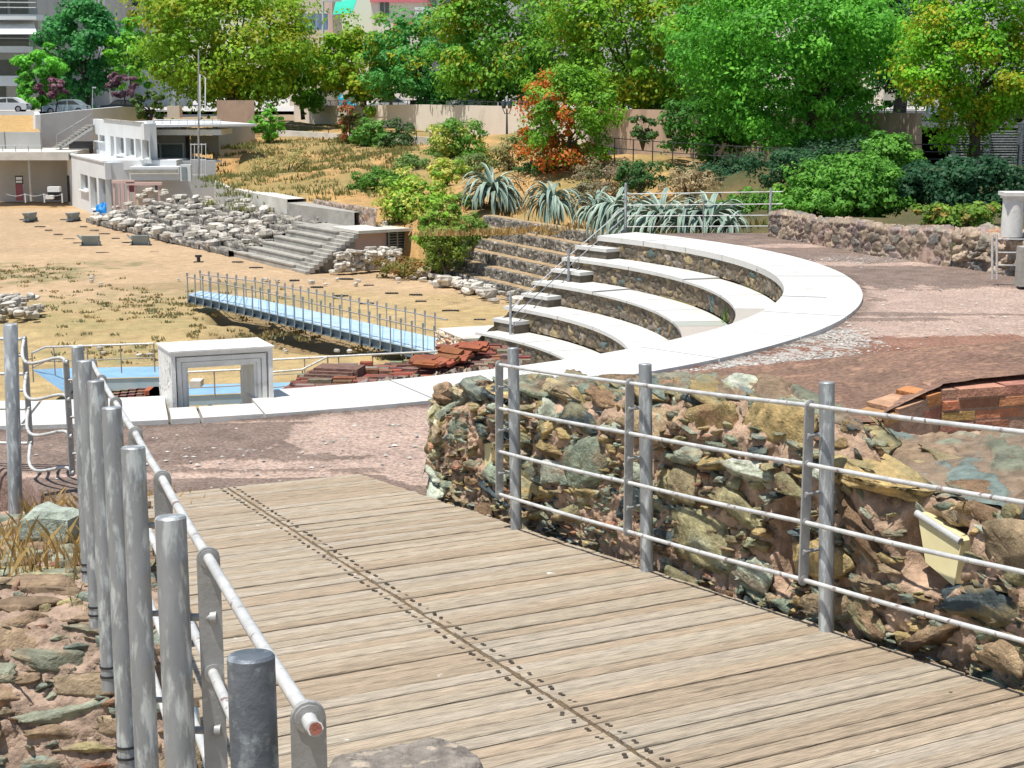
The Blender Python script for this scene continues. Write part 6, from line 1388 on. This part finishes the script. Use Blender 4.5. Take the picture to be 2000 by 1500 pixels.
for (x0, x1, y0, y1) in ((226, 236, 20, 40), (238, 246, 18, 40), (256, 276, -10, 12), (258, 268, 20, 40), (285, 300, -10, 7), (287, 299, 16, 40), (312, 330, 10, 30)): fx(x0, x1, y0, y1, 149.9, .05, 'glass', 'window', C_)
D_ = block('d', 'beige rendered block end with blue striped awning', 566, 652, 214, 152, 'beige')
fx(575, 640, 25, 58, 149.5, .3, 'awning_blue', 'awning', D_); fx(575, 640, 22, 26, 149, 1.5, 'plaster_cream', 'balcony', D_); fx(641, 650, -10, 66, 151.8, .3, 'plaster_pink', 'pier', D_)
m = MB(); vs = [WD(656, 2, 151), WD(697, -2, 151), WD(688, 25, 149), WD(650, 28, 149)]; m.add(vs+[v-EZ*.05 for v in vs], [(3, 2, 1, 0), (7, 6, 5, 4), (3, 2, 6, 7)]); ga = m.build('awning', 'awning_green', D_); ga['label'] = 'bright green awning'
E_ = block('e', 'low cream house with pink roof edge and red base between the trees', 728, 832, 214, 146, 'plaster_cream', 8, WD(0, 3, 146).z); fx(722, 834, -3, 4, 145.6, 9, 'pinkred', 'roof', E_); fx(768, 812, 37, 60, 145.9, .2, 'brickred', 'base', E_)
for x0 in (742, 752): fx(x0, x0+8, 5, 30, 145.9, .05, 'glass', 'window', E_)
F_ = block('f', 'grey apartment block with white slatted balcony behind the tall trees', 832, 1010, 214, 155, 'plaster_grey')
for k in range(4): fx(810, 876, 16+k*9-2, 19+k*9, 144, .1, 'plaster_white', 'balcony_slat', F_)
fx(838, 852, -10, 14, 154.9, .05, 'glass', 'window', F_); fx(862, 880, -10, 14, 154.9, .05, 'glass', 'window', F_)
G_ = block('g', 'grey apartment block showing in gaps above the yellow-green trees', 1010, 1330, 214, 158, 'plaster_grey')
for x0 in range(1030, 1320, 42): fx(x0, x0+18, 0, 22, 157.9, .05, 'glass', 'window', G_); fx(x0, x0+18, 60, 84, 157.9, .05, 'glass', 'window', G_)
H_ = block('h', 'cream apartment block hidden behind the trees on the right', 1330, 1800, 214, 150, 'plaster_cream')
for x0 in range(1350, 1780, 48): fx(x0, x0+22, 70, 100, 149.9, .05, 'glass', 'window', H_)
I_ = block('i', 'blue-grey apartment block hidden behind the yellow tree at the right edge', 1800, 2150, 214, 140, 'plaster_grey')
for x0 in range(1820, 2100, 48): fx(x0, x0+22, 70, 100, 139.9, .05, 'glass', 'window', I_)
# ================================================================ TREES
def T(name, label, px, py, w_, h_, Y, leaf, n, seed, c1, c2, c3=None, f3=0, by=None, **kw):
    py += 6; w_ *= 1.08; h_ *= 1.05; k = F/Y; c = WD(px, py, Y); r = (w_/2/k, w_/2/k*.85, h_/2/k); b = Vector((c.x+kw.pop('dx', 0), Y, kw.pop('bz', -2.0))); return tree(name, label, b, c, r, leaf, n, seed, c1, c2, c3, f3, **kw)
KY1, KY2, KYF = (.08, .19, .012), (.22, .36, .03), (.36, .42, .03)
GB1, GB2 = (.03, .10, .015), (.09, .24, .03)
T('small_tree', 'small round bright green tree before the white apartment block', 78, 140, 84, 116, 118, .34, 5500, 31, (.05, .18, .02), (.16, .44, .05), trunk=.12)
T('tall_tree', 'tall dark green tree with shaded underside left of the yellow-green trees', 165, 92, 156, 190, 124, .36, 13000, 32, (.02, .10, .035), (.07, .26, .06), trunk=.25)
T('tree', 'bright green tree squeezed between the dark tree and the large yellow-green one', 255, 100, 90, 120, 122, .34, 5000, 33, (.05, .18, .02), (.17, .40, .04))
T('plum_tree', 'small purple-leaved plum tree left of the silver saloon', 105, 168, 54, 42, 116, .2, 1800, 34, (.12, .05, .07), (.26, .13, .17), trunk=.06)
T('plum_tree', 'small purple-leaved plum tree above the black hatchback', 240, 165, 58, 46, 116.5, .2, 1800, 35, (.10, .05, .07), (.22, .12, .15), trunk=.06)
T('yellow_flowering_tree', 'very large yellow-green tree in flower behind the white building', 445, 84, 318, 236, 104, .30, 30000, 36, KY1, KY2, KYF, .42, trunk=.3)
T('tree', 'dark olive low tree beside the ochre pillar', 290, 198, 60, 56, 98, .2, 2400, 37, (.04, .08, .02), (.10, .16, .04), bz=-2.2)
T('tree', 'green tree filling the gap left of the street lamp', 590, 142, 160, 112, 112, .3, 10000, 38, (.04, .14, .012), (.13, .3, .03), KYF, .15)
T('yellow_flowering_tree', 'yellow-green flowering tree around the wooden utility pole', 712, 120, 190, 160, 106, .3, 12000, 39, KY1, KY2, KYF, .45)
T('tree', 'mid green tree right of the utility pole', 838, 122, 210, 170, 101, .28, 16000, 40, (.03, .13, .03), (.09, .29, .06), KYF, .08)
T('tree', 'tall green tree with a few yellow sprays left of the orange tree', 975, 70, 260, 260, 94, .27, 24000, 41, (.045, .15, .015), (.15, .32, .03), KYF, .22)
T('yellow_flowering_tree', 'large yellow-green flowering tree behind the orange tree', 1250, 80, 320, 320, 76, .21, 38000, 42, (.07, .18, .012), (.18, .36, .03), KYF, .32, trunk=.22)
T('autumn_tree', 'small tree with orange seed clusters over green leaves', 1112, 228, 180, 200, 61, .15, 15000, 43, (.05, .15, .012), (.18, .35, .03), (.70, .22, .05), .35, bz=-3.4, selfn=lambda d: (d[:, 0]*.8+(-d[:, 2])*-.45+.12*np.sin(d[:, 1]*9) < .15) & (np.sin(d[:, 0]*7+d[:, 1]*5) > -.55), trunk=.1)
T('broadleaf_tree', 'large glossy bright green broadleaf tree with several stems above the brown wall', 1560, 95, 390, 340, 59, .17, 52000, 44, (.035, .15, .015), (.15, .40, .04), bz=-2.9, stems=3, trunk=.1)
T('broadleaf_tree', 'green tree between the yellow-green tree and the big glossy one', 1420, 80, 190, 290, 66, .18, 16000, 45, (.03, .13, .02), (.10, .30, .04))
T('dark_tree', 'dark tree with a thick trunk between the glossy tree and the yellow one', 1762, 50, 150, 220, 76, .2, 9000, 46, (.01, .045, .015), (.035, .1, .03), KYF, .06, trunk=.35)
T('yellow_flowering_tree', 'yellow-flowering tree hanging low at the right edge', 1915, 95, 290, 350, 50, .135, 44000, 47, (.07, .20, .012), (.17, .38, .02), (.44, .46, .03), .40, trunk=.18)
T('tree', 'green hedge-like tree closing the gap behind the right-hand trees', 1330, 150, 260, 130, 92, .26, 9000, 48, (.02, .07, .015), (.06, .16, .03))
T('tree', 'dark green tree in the back row at the right', 1660, 130, 260, 180, 88, .25, 9000, 49, (.02, .07, .015), (.06, .16, .03))
T('dark_shrub', 'shrub of leaves sagging below the glossy tree near its stems', 1390, 240, 170, 130, 62, .16, 8000, 50, (.02, .08, .015), (.08, .22, .03), bz=-3)
# ================================================================ real size
for o in list(bpy.data.objects):
    if o.parent is None:
        if o.type not in ('LIGHT',):
            o.location = o.location*S
            if o.type != 'CAMERA': o.scale = o.scale*S
for m in bpy.data.meshes:
    pass
